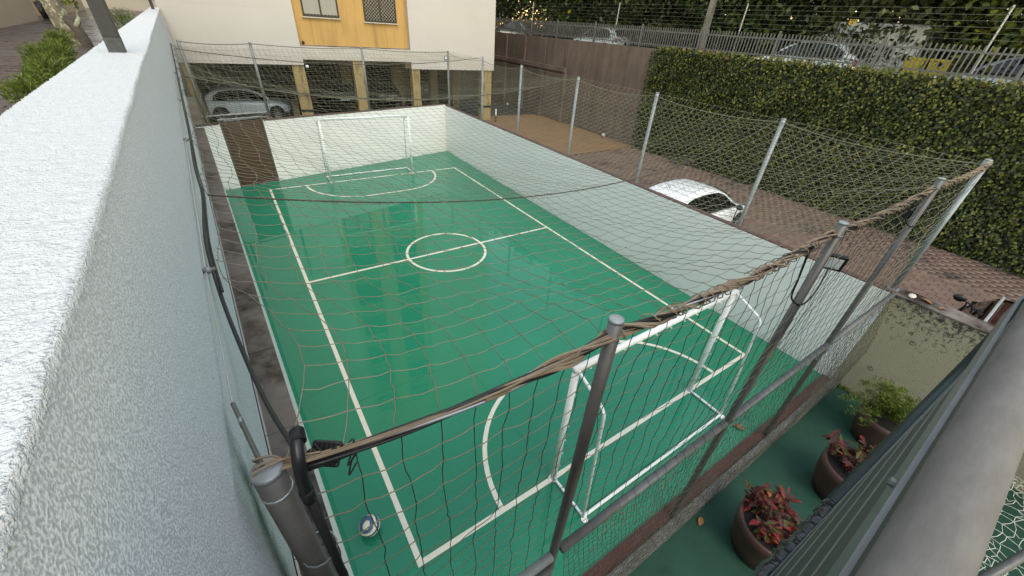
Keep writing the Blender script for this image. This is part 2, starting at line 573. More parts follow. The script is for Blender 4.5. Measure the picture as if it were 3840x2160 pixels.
M['beige'] = mat("beige_render", (0.36, 0.265, 0.19), (0.33, 0.24, 0.17), 1, 0.85, 0.1, 50, 0.005)
M['cream'] = mat("cream_render", (0.58, 0.52, 0.43), (0.54, 0.48, 0.40), 1, 0.85)
M['bark'] = mat("lichen_bark", (0.16, 0.125, 0.09), (0.10, 0.078, 0.055), 14, 0.9, 0.8, 30, 0.02, dirt=(0.34, 0.36, 0.24), dscale=9, dlo=0.50, dhi=0.60)
M['bark2'] = mat("dark_bark", (0.075, 0.055, 0.04), (0.04, 0.03, 0.023), 10, 0.9, 0.7, 30, 0.02)
M['pot'] = mat("terracotta_planter", (0.075, 0.032, 0.025), (0.055, 0.024, 0.019), 3, 0.5, 0.1, 40, 0.004, dirt=(0.05, 0.026, 0.022), dscale=4, dlo=0.55, dhi=0.75)
M['soil'] = mat("dark_soil", (0.010, 0.008, 0.007), (0.022, 0.017, 0.013), 20, 0.95, 0.8, 40, 0.02)
M['ivy'] = leaf_mat("ivy_leaves", [(0.006, 0.010, 0.003), (0.014, 0.022, 0.004), (0.032, 0.048, 0.008), (0.075, 0.092, 0.015), (0.19, 0.18, 0.03)], 0.42, trans=0.1)
M['ivyyellow'] = leaf_mat("ivy_autumn_leaves", [(0.04, 0.055, 0.010), (0.10, 0.11, 0.017), (0.17, 0.15, 0.028), (0.20, 0.12, 0.035)], 0.5, trans=0.1)
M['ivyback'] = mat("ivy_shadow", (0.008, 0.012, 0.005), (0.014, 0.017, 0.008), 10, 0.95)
M['leafA'] = leaf_mat("dark_tree_leaves", [(0.012, 0.022, 0.008), (0.030, 0.050, 0.015), (0.055, 0.085, 0.022), (0.10, 0.13, 0.03)], 0.5)
M['leafB'] = leaf_mat("yellow_green_leaves", [(0.022, 0.036, 0.010), (0.06, 0.085, 0.018), (0.13, 0.15, 0.027), (0.28, 0.25, 0.04)], 0.5)
M['leafC'] = leaf_mat("brownish_green_leaves", [(0.018, 0.024, 0.010), (0.04, 0.050, 0.018), (0.075, 0.085, 0.028), (0.13, 0.12, 0.042)], 0.5)
M['shrub'] = leaf_mat("feathery_green", [(0.03, 0.05, 0.008), (0.065, 0.095, 0.012), (0.11, 0.15, 0.022), (0.15, 0.18, 0.03)], 0.55, trans=0.25)
M['carwhite'] = mat("white_car_paint", (0.80, 0.81, 0.82), None, rough=0.25, coat=0.8)
M['cargrey'] = mat("off_white_car_paint", (0.80, 0.80, 0.79), None, rough=0.3, coat=0.7)
M['carred'] = mat("maroon_car_paint", (0.045, 0.008, 0.010), (0.05, 0.010, 0.012), 6, 0.22, coat=1.0, dirt=(0.18, 0.14, 0.14), dscale=18, dlo=0.72, dhi=0.85)
M['cardark'] = mat("dark_car_paint", (0.02, 0.02, 0.023), None, rough=0.25, coat=0.8)
M['carsilver'] = mat("silver_car_paint", (0.35, 0.36, 0.37), None, rough=0.3, coat=0.7, metal=0.3)
M['carglass'] = mat("car_glass", (0.006, 0.007, 0.008), None, rough=0.04)
M['tyre'] = mat("tyre_rubber", (0.012, 0.012, 0.012), None, rough=0.85)
M['rim'] = mat("alloy_rim", (0.45, 0.45, 0.46), None, rough=0.3, metal=0.8)
M['lampglass'] = mat("car_lamp_glass", (0.6, 0.62, 0.64), None, rough=0.1)
M['taillight'] = mat("tail_lamp", (0.30, 0.01, 0.01), None, rough=0.15)
M['chrome'] = mat("roof_rail_aluminium", (0.62, 0.66, 0.66), None, rough=0.3, metal=0.5)
M['signyellow'] = mat("warning_sign_yellow", (0.45, 0.27, 0.02), None, rough=0.5)
M['binyellow'] = mat("yellow_plastic", (0.55, 0.38, 0.02), None, rough=0.5)
M['concretepole'] = mat("concrete_pole", (0.27, 0.24, 0.21), (0.21, 0.185, 0.16), 3, 0.9, 0.2, 40, 0.006, dirt=(0.11, 0.095, 0.08), dscale=2, dlo=0.5, dhi=0.75, dstretch=(4, 4, 0.4))
M['fencegrey'] = mat("grey_fence_paint", (0.15, 0.145, 0.14), (0.12, 0.115, 0.11), 2, 0.6, rand=0.15)
M['pole'] = mat("aluminium_pole", (0.45, 0.45, 0.44), None, rough=0.4, metal=0.4)
M['railpipe'] = mat("hazy_grey_pipe", (0.155, 0.14, 0.132), (0.11, 0.098, 0.092), 16, 0.7, 0.15, 120, 0.002, metal=0.0, spec=0.2, dirt=(0.14, 0.115, 0.095), dscale=12, dlo=0.60, dhi=0.85, stretch=(0.6, 2, 2))
M['sheetdark'] = mat("dark_backing_sheet", (0.075, 0.071, 0.066), (0.055, 0.053, 0.049), 3, 0.6, spec=0.25)
M['sheet'] = mat("grey_ribbed_sheet", (0.20, 0.192, 0.175), (0.16, 0.155, 0.14), 3, 0.6, spec=0.25)
M['greenpipe'] = mat("dark_green_pipe", (0.006, 0.026, 0.022), (0.008, 0.02, 0.018), 3, 0.4)
M['blackwrap'] = mat("black_wet_wrap", (0.018, 0.017, 0.018), (0.035, 0.033, 0.035), 8, 0.2, 0.5, 14, 0.02)
M['netwhite'] = mat("white_goal_net", (0.55, 0.54, 0.46), None, rough=0.8)
M['deadleaf'] = mat("dry_leaf", (0.30, 0.14, 0.05), (0.20, 0.08, 0.03), 12, 0.7)
M['shutter'] = mat("pale_shutter", (0.42, 0.38, 0.34), (0.36, 0.33, 0.30), 3, 0.7)
M['steelrod'] = mat("bright_wire", (0.45, 0.46, 0.47), None, rough=0.35, metal=0.6)


# ------------------------------------------------------------------ layout
W, L = 6.7, 12.82                       # painted court
XR = 7.497                              # inner face of the right wall
HW = 1.943                              # height of the low walls
xl = lambda y: -0.64 - 0.043 * y        # court edge of the left ledge
xw = lambda y: -0.723 - 0.043 * y       # grey face of the parapet
yb = lambda x: 15.043 + 0.1962 * (x - XR)   # back wall face
ZP = 4.745                              # top of the parapet
YN = -1.18                              # near fence


def nrm(a):
    return a / np.maximum(np.linalg.norm(a, axis=-1, keepdims=True), 1e-9)


# ------------------------------------------------------------------ the setting
def sheet(name, pts, z, m, th=0.0):
    b = MB()
    b.poly([(x, y, z) for x, y in pts])
    return tag(b.build(name, m), kind="structure")


sheet("ground", [(-400, -400), (400, -400), (400, 400), (-400, 400)], -0.06, M['ground'])
court = sheet("court_floor", [(xl(-1.3) - .05, -1.30), (7.55, -1.30), (7.55, yb(7.55) + .05), (-1.35, yb(-1.35) + .05)], 0.0, M['court'])
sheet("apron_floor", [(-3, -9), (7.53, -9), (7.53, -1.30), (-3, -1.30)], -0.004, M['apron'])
sheet("driveway", [(7.6, -14), (17.4, -14), (17.4, 12.25), (7.6, 12.45)], -0.03, M['driveway'])
sheet("yard_floor", [(7.6, 12.45), (17.4, 12.25), (17.4, 21.2), (7.6, 22.2)], -0.01, M['orange'])
sheet("passage_floor", [(-2.6, 12.9), (7.6, 15), (7.6, 22.2), (-2.6, 23.3)], -0.02, M['garagefloor'])
sheet("garage_floor", [(-2.6, 23.3), (17.4, 21.2), (17.4, 40), (-2.6, 40)], -0.015, M['garagefloor'])
MB().box(17.62, 120, -60, 120, 2.0, 3.78).build("street", M['street'])
tag(bpy.data.objects["street"], kind="structure")
b = MB()
b.hexa([(-60, -12, 0), (xw(-12) - .30, -12, 0), (xw(70) - .30, 70, 0), (-60, 70, 0),
        (-60, -12, 4.1), (xw(-12) - .30, -12, 4.1), (xw(70) - .30, 70, 4.1), (-60, 70, 4.1)])
terrace = tag(b.build("terrace", M['terrace']), kind="structure")
# terrace bricks: courses that follow the parapet (too small and far to pick apart)
vs, qs = [], []
k = 0
for i in range(-2, 190):
    y0 = 2.0 + i * 0.13
    for j in range(30):
        x1 = xw(y0) - 0.34 - j * 0.25 - (0.125 if i % 2 else 0)
        if x1 < -7.5:
            continue
        z = 4.106 + random.uniform(0, 0.004)
        vs += [(x1 - 0.24, y0, z), (x1, y0, z), (x1, y0 + 0.122, z), (x1 - 0.24, y0 + 0.122, z)]
        qs.append((k, k + 1, k + 2, k + 3))
        k += 4
o = np_mesh("paving_brick", vs, qs, M['terracebrick'], terrace)
o["kind"] = "stuff"

# painted lines, 4 mm above the court
LZ = 0.004
lw = 0.066


def strip(pts, w, name, closed=False):
    pts = [Vector((p[0], p[1], 0)) for p in pts]
    b = MB()
    n = len(pts)
    left, right = [], []
    for i in range(n):
        if closed:
            t = pts[(i + 1) % n] - pts[i - 1]
        else:
            t = pts[min(i + 1, n - 1)] - pts[max(i - 1, 0)]
        t.normalize()
        s = Vector((-t.y, t.x, 0)) * w / 2
        left.append(pts[i] + s)
        right.append(pts[i] - s)
    for i in range(n if closed else n - 1):
        j = (i + 1) % n
        b.poly([(left[i].x, left[i].y, LZ), (right[i].x, right[i].y, LZ), (right[j].x, right[j].y, LZ), (left[j].x, left[j].y, LZ)])
    return b.build(name, M['line'], court)


yfar = lambda x: L - 0.028 * x
ymid = lambda x: 6.465 - 0.0173 * x
h = lw / 2
strip([(-h, 0), (W + h, 0)], lw, "goal_line")
strip([(-h, yfar(0)), (W + h, yfar(W))], lw, "goal_line")
strip([(0, h), (0, yfar(0) - h)], lw, "sideline")
strip([(W, h), (W, yfar(W) - h)], lw, "sideline")
CC, CR = (3.37, 6.385), 1.02
# the halfway line is cut where the circle crosses it
strip([(h, ymid(0)), (CC[0] - CR - h - .0, ymid(2.3))], lw, "halfway_line")
strip([(CC[0] - CR + h, ymid(2.4)), (CC[0] + CR - h, ymid(4.3))], lw, "halfway_line")
strip([(CC[0] + CR + h, ymid(4.4)), (W - h, ymid(W))], lw, "halfway_line")
strip([(CC[0] + CR * math.cos(a), CC[1] + CR * math.sin(a)) for a in np.linspace(0, 2 * math.pi, 72, endpoint=False)], lw, "centre_circle", True)
ra = 1.72
d0, d1 = 1.10, 5.70


def dshape(y0, sgn, sk=0.0):
    pts = []
    for a in np.linspace(0, math.pi / 2, 16):
        x = d0 + ra - ra * math.cos(a)
        pts.append((x, y0 + sk * x + sgn * ra * math.sin(a)))
    for a in np.linspace(math.pi / 2, 0, 16):
        x = d1 - ra + ra * math.cos(a)
        pts.append((x, y0 + sk * x + sgn * ra * math.sin(a)))
    pts[0] = (pts[0][0], pts[0][1] + sgn * (h + 0.001))
    pts[-1] = (pts[-1][0], pts[-1][1] + sgn * (h + 0.001))
    return pts


strip(dshape(0, 1), lw, "goal_area_arc")
strip(dshape(L, -1, -0.028), lw, "goal_area_arc")

# ------------------------------------------------------------------ low court walls
t = empty("court_wall", (XR, 7, 0))
tag(t, "long pale court wall beside the driveway", "wall")
b = MB()
b.hexa([(XR, -1.2, -.05), (7.62, -1.2, -.05), (7.62, 15.2, -.05), (XR, yb(XR), -.05),
        (XR, -1.2, HW - .02), (7.62, -1.2, HW - .02), (7.62, 15.2, HW - .02), (XR, yb(XR), HW - .02)])
b.build("wall", M['wallpale'], t)
y = -1.2
while y < 15.1:
    y2 = min(y + random.uniform(1.3, 1.6), 15.18)
    MB().box(XR + 0.012, 7.632 + random.uniform(0, .006), y + .003, y2 - .003, HW - .02, HW + random.uniform(0, .006)).build("coping_slab", M['coping'], t)
    y = y2

t = empty("court_wall", (3.5, 14.3, 0))
tag(t, "pale court wall behind the far goal with a brown door in it", "wall")


def backseg(x0, x1, z0, z1, name, mm, th=0.16, off=0.0):
    b = MB()
    b.hexa([(x0, yb(x0) + off, z0), (x1, yb(x1) + off, z0), (x1, yb(x1) + off + th, z0), (x0, yb(x0) + off + th, z0),
            (x0, yb(x0) + off, z1), (x1, yb(x1) + off, z1), (x1, yb(x1) + off + th, z1), (x0, yb(x0) + off + th, z1)])
    return b.build(name, mm, t)


DX0, DX1 = -0.80, 0.385
backseg(-1.4, DX0, -.05, 1.97, "wall", M['wallpale'])
backseg(DX1, XR - 0.001, -.05, 1.97, "wall", M['wallpale'])
backseg(-1.4, DX0 - .03, 1.971, 1.995, "coping_slab", M['coping'], 0.19)
x = DX1 + .03
while x < XR - .1:
    x2 = min(x + 1.42, XR)
    backseg(x + .003, x2 - .003, 1.971, 1.99 + random.uniform(0, .006), "coping_slab", M['coping'], 0.19)
    x = x2
dr = backseg(DX0 + .04, DX1 - .05, 0.05, 2.0, "door", M['doorbrown'], 0.045, 0.06)
for (za, zb2) in ((0.12, 0.16), (0.70, 0.73), (1.34, 1.37)):
    b = MB()
    x0, x1 = DX0 + .05, DX1 - .06
    b.hexa([(x0, yb(x0) + .045, za), (x1, yb(x1) + .045, za), (x1, yb(x1) + .06, za), (x0, yb(x0) + .06, za),
            (x0, yb(x0) + .045, zb2), (x1, yb(x1) + .045, zb2), (x1, yb(x1) + .06, zb2), (x0, yb(x0) + .06, zb2)])
    b.build("door_rib", M['doorbrown'], dr)
MB().tube([(DX1 - .14, yb(DX1) + .03, 1.0), (DX1 - .14, yb(DX1) - .02, 1.0), (DX1 - .14, yb(DX1) - .02, 1.12), (DX1 - .14, yb(DX1) + .03, 1.12)], .009, 6).build("handle", M['galv'], dr)
for xx in (DX0 + .02, DX1 - .02):
    MB().box(xx - .022, xx + .022, yb(xx) + .005, yb(xx) + .11, 0, 2.06).build("door_post", M['darkpost'], t)
MB().tube([(DX0 - .02, yb(DX0) + .05, 2.10), (DX1 + .03, yb(DX1) + .05, 2.10)], .028, 8).build("door_lintel_pipe", M['galv'], t)
backseg(DX0 + .045, DX1 - .045, 0.0, 0.045, "door_sill", M['ledge'], 0.14)

# handrail behind the door
t = empty("handrail", (-.3, 15.2, 0))
tag(t, "grey pipe handrail in front of the off-white car behind the brown door", "handrail")
MB().tube([(-1.35, 15.2, 1.885), (0.72, 15.2, 1.955)], .035, 8).build("top_pipe", M['galvlight'], t)
MB().tube([(-.70, 15.2, 1.72), (0.66, 15.2, 1.80)], .026, 8).build("middle_pipe", M['galv'], t)
for xx, zz in ((-1.3, 1.86), (-.3, 1.9), (.62, 1.93)):
    MB().tube([(xx, 15.2, -.02), (xx, 15.2, zz)], .024, 8).build("post", M['galv'], t)

# left wall: pale inner face, ledge slabs, recessed base of the parapet
t = empty("court_wall", (-.7, 7, 0))
tag(t, "stained brown ledge wall running below the grey parapet", "wall")
b = MB()
b.hexa([(xl(-1.4) - .245, -1.4, -.05), (xl(-1.4), -1.4, -.05), (xl(14), 13.42, -.05), (xl(14) - .245, 13.42, -.05),
        (xl(-1.4) - .245, -1.4, 1.90), (xl(-1.4), -1.4, 1.90), (xl(14), 13.42, 1.90), (xl(14) - .245, 13.42, 1.90)])
b.build("wall", M['wallpale'], t)
b = MB()
b.hexa([(xl(13.43) - .36, 13.43, -.05), (xl(13.43) - .0, 13.43, -.05), (xl(18.8), 18.8, -.05), (xl(18.8) - .36, 18.8, -.05),
        (xl(13.43) - .36, 13.43, 1.90), (xl(13.43), 13.43, 1.90), (xl(18.8), 18.8, 1.90), (xl(18.8) - .36, 18.8, 1.90)])
b.build("wall", M['ledge'], t)
y = -1.45
while y < 18.7:
    y2 = min(y + random.uniform(1.15, 1.35), 18.8)
    a0, a1 = y + .004, y2 - .004
    dz = random.uniform(-.002, .004)
    b = MB()
    b.hexa([(xl(a0) - .235, a0, 1.901), (xl(a0) + .012, a0, 1.901), (xl(a1) + .012, a1, 1.901), (xl(a1) - .235, a1, 1.901),
            (xl(a0) - .235, a0, 1.943 + dz), (xl(a0) + .012, a0, 1.943 + dz), (xl(a1) + .012, a1, 1.943 + dz), (xl(a1) - .235, a1, 1.943 + dz)])
    b.build("coping_slab", M['ledge'], t)
    b = MB()
    b.hexa([(xl(a0) - .252, a0, 1.901), (xl(a0) - .237, a0, 1.901), (xl(a1) - .237, a1, 1.901), (xl(a1) - .252, a1, 1.901),
            (xl(a0) - .252, a0, 1.952), (xl(a0) - .237, a0, 1.952), (xl(a1) - .237, a1, 1.952), (xl(a1) - .252, a1, 1.952)])
    b.build("mortar_lip", M['bbeam'], t)
    y = y2
b = MB()
b.hexa([(xl(-3) - .6, -3, 1.9), (xl(-3) - .44, -3, 1.9), (xl(21.8) - .44, 21.8, 1.9), (xl(21.8) - .6, 21.8, 1.9),
        (xl(-3) - .6, -3, 3.4), (xl(-3) - .44, -3, 3.4), (xl(21.8) - .44, 21.8, 3.4), (xl(21.8) - .6, 21.8, 3.4)])
b.build("footing", M['kerb'], t)

# ------------------------------------------------------------------ parapet
t = empty("parapet_wall", (xw(6), 6, 3.31))
tag(t, "thick parapet with gritty grey face and bright white rough top", "wall")
PW = 0.295
b = MB()
b.hexa([(xw(-3.5) - PW + .01, -3.5, 3.37), (xw(-3.5), -3.5, 3.37), (xw(21.9), 21.9, 3.37), (xw(21.9) - PW + .01, 21.9, 3.37),
        (xw(-3.5) - PW + .01, -3.5, ZP - .012), (xw(-3.5), -3.5, ZP - .012), (xw(21.9), 21.9, ZP - .012), (xw(21.9) - PW + .01, 21.9, ZP - .012)])
b.build("plaster_face", M['greyplaster'], t)
# white cap with a ragged edge and real relief on top
ys = list(np.arange(-3.5, 1.5, 0.012)) + list(np.arange(1.5, 6, 0.03)) + list(np.arange(6, 21.9, 0.1))
nx = 26
vs = []
e1 = 0.0
for iy, y in enumerate(ys):
    e1 = 0.93 * e1 + rng.normal(0, .0006)
    e0 = rng.normal(0, .002)
    for ix in range(nx + 1):
        u = min(max((ix - .96) / (nx - 1.92), 0.0), 1.0) if 0 < ix < nx else ix / nx
        x = xw(y) - PW + e0 * (1 - u) ** 4 + (PW + .004 + e1) * u
        edge = min(ix, nx - ix)
        z = ZP + (0.0 if edge < 0.5 else rng.normal(.003, .0008)) - (0.012 if edge < 0.5 else 0)
        z += 0.004 * math.sin(y * 1.7) * u
        vs.append((x, y, z))
qs = []
for i in range(len(ys) - 1):
    for j in range(nx):
        a = i * (nx + 1) + j
        qs.append((a, a + 1, a + nx + 2, a + nx + 1))
np_mesh("white_cap", vs, qs, M['whiteplaster'], t, smooth=False)

for (yy, lab, w_) in ((2.15, "black square steel post standing on the white parapet, nearest the camera", .085),
                      (17.6, "small black steel post on the far end of the white parapet", .085)):
    cx = xw(yy) - .145
    t2 = empty("steel_post", (cx, yy, ZP))
    tag(t2, lab, "post", "steel posts on the parapet")
    MB().box(cx - w_ / 2, cx + w_ / 2, yy - w_ / 2, yy + w_ / 2, ZP + .09, ZP + 2.2).build("shaft", M['black'], t2, bevel=.004)
    MB().box(cx - w_ / 2 - .001, cx + w_ / 2 + .001, yy - w_ / 2 - .001, yy + w_ / 2 + .001, ZP - .005, ZP + .09).build("worn_foot", mat("worn_foot", (0.055, 0.06, 0.065), (0.02, 0.02, 0.022), 30, 0.5), t2)

# ------------------------------------------------------------------ kerb, red band, olive wall
t = empty("kerb", (3.4, -1.25, 0))
tag(t, "low wet concrete kerb with a dark red band below the near net", "kerb")
x = -0.6
while x < 7.45:
    x2 = min(x + 1.0, 7.48)
    MB().box(x + .002, x2 - .002, -1.225 - .0, -1.075, -.02, .035 + random.uniform(0, .004)).build("red_band", M['red'], t)
    MB().box(x + .003, x2 - .003, -1.345, -1.229, -.02, .085 + random.uniform(0, .005)).build("kerb_stone", M['kerb'], t, bevel=.012)
    x = x2
t = empty("court_wall", (7.6, -5, 0))
tag(t, "mouldy olive roughcast wall continuing right of the near fence corner", "wall")
MB().box(7.52, 7.84, -12, -1.205, -.05, HW - .03).build("roughcast_face", M['olive'], t)
y = -1.2
while y > -12:
    y2 = max(y - random.uniform(.9, 1.3), -12)
    MB().box(7.508, 7.86, y2 + .003, y - .003, HW - .03, HW + random.uniform(-.004, .004)).build("coping_slab", M['ledge'], t, bevel=.008)
    y = y2
for (yy, zz) in ((-1.75, 1.35), (-1.55, .62)):
    tt = tag(empty("wall_hook", (7.5, yy, zz)), "rusty ring hook on the olive wall, %s one" % ("upper" if zz > 1 else "lower"), "hook")
    MB().tube([(7.53, yy, zz), (7.47, yy, zz)], .008, 6).build("stem", M['darkpost'], tt)
    MB().tube([(7.46, yy + .035 * math.cos(a), zz + .035 * math.sin(a)) for a in np.linspace(0, 6.2, 12)], .006, 5).build("ring", M['darkpost'], tt)

# ------------------------------------------------------------------ driveway pavers
def paver_spots():
    out = []
    i = 0
    y = -4.2
    px, py = 0.22, 0.25
    n = 0
    for ix in range(int((17.3 - 12.2) / px)):
        x = 12.2 + ix * px
        for iy in range(int(16.4 / py) + 1):
            y = -4.2 + iy * py + (py / 2 if ix % 2 else 0)
            if y > 12.1:
                continue
            out.append((x + px / 2, y + py / 2))
    return out


drv = bpy.data.objects["driveway"]
spots = paver_spots()
camp = np.array(cam.location)


def seen(x, y):
    # over the low wall and inside the frame on the right
    s = (7.9 + .426) / (x + .426)
    return 5.075 * (1 - s) >= 1.8


spots.sort(key=lambda p: (not seen(*p), (p[0] - camp[0]) ** 2 + (p[1] - camp[1]) ** 2 if p[1] > -3.6 else 1e6))
hx, hy, hz = .105, .12, .022
pm = MB().box(-hx, hx, -hy, hy, -hz, hz)
first = None
for i, (x, y) in enumerate(spots[:300]):
    if first is None:
        first = pm.build("paver", M['paver'], drv)
        o = first
    else:
        o = first.copy()
        col.objects.link(o)
        o.parent = drv
    o.location = (x, y, -.015 + random.uniform(-.003, .003))
    o.rotation_euler = (random.uniform(-.008, .008), random.uniform(-.008, .008), random.uniform(-.01, .01))
vs, qs = [], []
k = 0
for (x, y) in spots[300:]:
    z0, z1 = -.04, .007 + random.uniform(-.003, .003)
    q = [(x - hx, y - hy), (x + hx, y - hy), (x + hx, y + hy), (x - hx, y + hy)]
    vs += [(a, c_, z0) for a, c_ in q] + [(a, c_, z1) for a, c_ in q]
    qs += [(k + 4, k + 5, k + 6, k + 7), (k, k + 1, k + 5, k + 4), (k + 1, k + 2, k + 6, k + 5), (k + 2, k + 3, k + 7, k + 6), (k + 3, k, k + 4, k + 7)]
    k += 8
o = np_mesh("paver_field", vs, qs, M['paverstuff'], drv)
o["kind"] = "stuff"


# ------------------------------------------------------------------ apartment building on columns
FA = Vector((-1.75, 22.0, 0))
FB = Vector((13.15, 20.42, 0))
fe = (FB - FA).normalized()
fi = Vector((-fe.y, fe.x, 0))          # into the building


def FP(s, d, z):
    return FA + fe * s + fi * d + Vector((0, 0, z))


def fbox(b, s0, s1, d0_, d1_, z0, z1):
    return b.obox(FP(s0, d0_, z0), fe * (s1 - s0), fi * (d1_ - d0_), (0, 0, z1 - z0))


TOP = 27.0
bld = empty("apartment_building", FP(7.5, 0, 0))
tag(bld, "white and ochre apartment block standing on columns over a dark garage", "building")
fbox(MB(), 0, 4.93, 0, .335, 2.815, TOP).build("white_wall", M['bwhite'], bld)
fbox(MB(), 10.16, 15.03, 0, .335, 2.72, TOP).build("white_wall", M['bwhite'], bld)
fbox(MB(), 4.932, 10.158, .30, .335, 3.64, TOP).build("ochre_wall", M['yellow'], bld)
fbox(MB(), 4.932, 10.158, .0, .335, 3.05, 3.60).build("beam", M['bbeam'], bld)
fbox(MB(), 4.932, 10.158, .02, .335, 3.60, 3.64).build("ledge", M['ledge'], bld)
fbox(MB(), 0.0, 15.03, .336, 14, 3.12, TOP).build("body", M['bwhite'], bld)
fbox(MB(), -.2, 15.2, .25, 14.2, TOP, TOP + .25).build("roof", M['bbeam'], bld)
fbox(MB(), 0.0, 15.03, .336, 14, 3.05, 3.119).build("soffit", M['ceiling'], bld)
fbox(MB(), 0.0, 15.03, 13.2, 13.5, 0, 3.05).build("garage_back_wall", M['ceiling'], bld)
fbox(MB(), 0.0, .2, .7, 13.2, 0, 3.05).build("garage_light_blocker", M['ceiling'], bld)  # this wall and the next are added to keep light out of the garage
fbox(MB(), 14.7, 14.9, 5.5, 13.2, 0, 3.05).build("garage_light_blocker", M['ceiling'], bld)
for s0 in (4.4, 9.9):
    fbox(MB(), s0, s0 + .25, .34, 13.2, 2.72, 3.05).build("soffit_beam", M['columninner'], bld)
for d in (4.0, 8.5):
    fbox(MB(), 0.02, 15.0, d, d + .3, 2.66, 2.72).build("soffit_beam", M['columninner'], bld)
for (s0, s1, zt) in ((.05, .34, 2.814), (4.38, 4.925, 2.814), (7.18, 7.75, 3.049), (10.17, 10.60, 2.719), (14.33, 14.93, 2.719)):
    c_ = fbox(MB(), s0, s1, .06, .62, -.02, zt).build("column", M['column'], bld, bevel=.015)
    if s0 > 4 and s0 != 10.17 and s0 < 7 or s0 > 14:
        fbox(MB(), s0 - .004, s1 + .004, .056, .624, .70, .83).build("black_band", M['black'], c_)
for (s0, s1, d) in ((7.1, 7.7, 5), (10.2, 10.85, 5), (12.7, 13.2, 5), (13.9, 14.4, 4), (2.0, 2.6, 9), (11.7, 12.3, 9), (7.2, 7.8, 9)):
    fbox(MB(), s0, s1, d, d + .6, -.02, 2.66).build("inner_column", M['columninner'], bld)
fbox(MB(), 4.02, 4.32, 1.7, 2.2, -.02, .98).build("low_pier", M['columninner'], bld)
# handwriting sprayed on the first column: short loops
sx = 4.43
b = MB()
for i in range(8):
    b.tube([FP(sx + i * .055 + .018 * math.cos(a) + .007 * a, .055, 1.46 + (.03 + .012 * (i % 3)) * math.sin(a)) for a in np.linspace(0, 7.5, 10)], .006, 4)
b.build("sprayed_scrawl", M['black'], bld)
# hairline pour joints on the white wall
for zz in (4.99, 7.9, 10.8, 13.7, 16.6):
    fbox(MB(), 10.165, 15.025, -.003, .01, zz, zz + .008).build("plaster_joint", M['bbeam'], bld)
    fbox(MB(), .005, 4.925, -.003, .01, zz + .02, zz + .028).build("plaster_joint", M['bbeam'], bld)


def window(s0, s1, z0, z1, pale, detail):
    b = MB()
    fbox(b, s0 - .07, s0, .24, .30, z0 - .07, z1 + .07)
    fbox(b, s1, s1 + .07, .24, .30, z0 - .07, z1 + .07)
    fbox(b, s0, s1, .24, .30, z0 - .07, z0)
    fbox(b, s0, s1, .24, .30, z1, z1 + .07)
    w = b.build("window", M['winframe'], bld)
    ms = (s0 + s1) / 2
    fbox(MB(), ms - .035, ms + .035, .235, .298, z0, z1).build("mullion", M['winframe'], w)
    for a, c_ in ((s0, ms - .035), (ms + .035, s1)):
        fbox(MB(), a, c_, .270, .285, z0, z1).build("pane", M['curtain'] if pale else M['glass'], w)
        fbox(MB(), a, c_, .245, .262, z0, z0 + .045).build("sash_rail", M['winframe'], w)
    fbox(MB(), s0 - .12, s1 + .12, .20, .30, z0 - .11, z0 - .071).build("sill", M['bbeam'], w)
    if detail:
        b = MB()
        step = .145
        for a, c_ in ((s0, ms - .035), (ms + .035, s1)):
            ww, hh = c_ - a, z1 - z0
            n = int((ww + hh) / step) + 1
            for i in range(n):
                o0 = i * step
                p0 = (max(0, o0 - hh), min(hh, o0))
                p1 = (min(ww, o0), max(0, o0 - ww))
                if p1[0] - p0[0] < .02:
                    continue
                b.bar(FP(a + p0[0], .258, z0 + p0[1]), FP(a + p1[0], .258, z0 + p1[1]), .011, .007, tuple(fi))
                b.bar(FP(a + p0[0], .248, z0 + hh - p0[1]), FP(a + p1[0], .248, z0 + hh - p1[1]), .011, .007, tuple(fi))
        b.build("diamond_grille", M['grille'], w)


for k in range(7):
    z0 = 4.84 + 2.87 * k
    window(5.40, 6.84, z0, z0 + 1.40, k == 0, k == 0)
    window(8.14, 9.56, z0 - .06, z0 + 1.34, False, k == 0)
    if k:
        for (s0, s1) in ((5.3, 6.9), (8.05, 9.62)):
            za, zb2 = z0 - 1.02, z0 - .16
            fr = fbox(MB(), s0, s1, .14, .20, za - .05, za).build("grille_frame", M['grilledark'], bld)
            fbox(MB(), s0, s1, .14, .20, zb2, zb2 + .05).build("grille_bar", M['grilledark'], fr)
            for ss in (s0, s1 - .05, (s0 + s1) / 2 - .025):
                fbox(MB(), ss, ss + .05, .141, .199, za, zb2).build("grille_bar", M['grilledark'], fr)
            for a, c_ in ((s0, (s0 + s1) / 2), ((s0 + s1) / 2, s1)):
                MB().bar(FP(a + .05, .16, za), FP(c_ - .05, .16, zb2), .05, .03, tuple(fi)).build("cross_brace", M['grilledark'], fr)
                MB().bar(FP(a + .05, .185, zb2), FP(c_ - .05, .185, za), .05, .02, tuple(fi)).build("cross_brace", M['grilledark'], fr)
t = tag(empty("wall_lamp", FP(5.05, 0, 2.76)), "round white lamp at the top of the first ochre column", "lamp")
MB().sphere(FP(5.05, -.06, 2.76), .075, 12, 8).build("globe", M['white'], t, True)
MB().tube([FP(5.05, .06, 2.80), FP(5.05, -.06, 2.80)], .02, 6).build("bracket", M['galv'], t)
t = tag(empty("security_camera", FP(5.10, .3, 3.72)), "small black dome camera at the lower corner of the ochre wall", "camera")
MB().sphere(FP(5.10, .18, 3.73), .07, 12, 8).build("dome", M['blackplastic'], t, True)
MB().tube([FP(5.10, .31, 3.78), FP(5.10, .18, 3.78)], .03, 6).build("mount", M['blackplastic'], t)

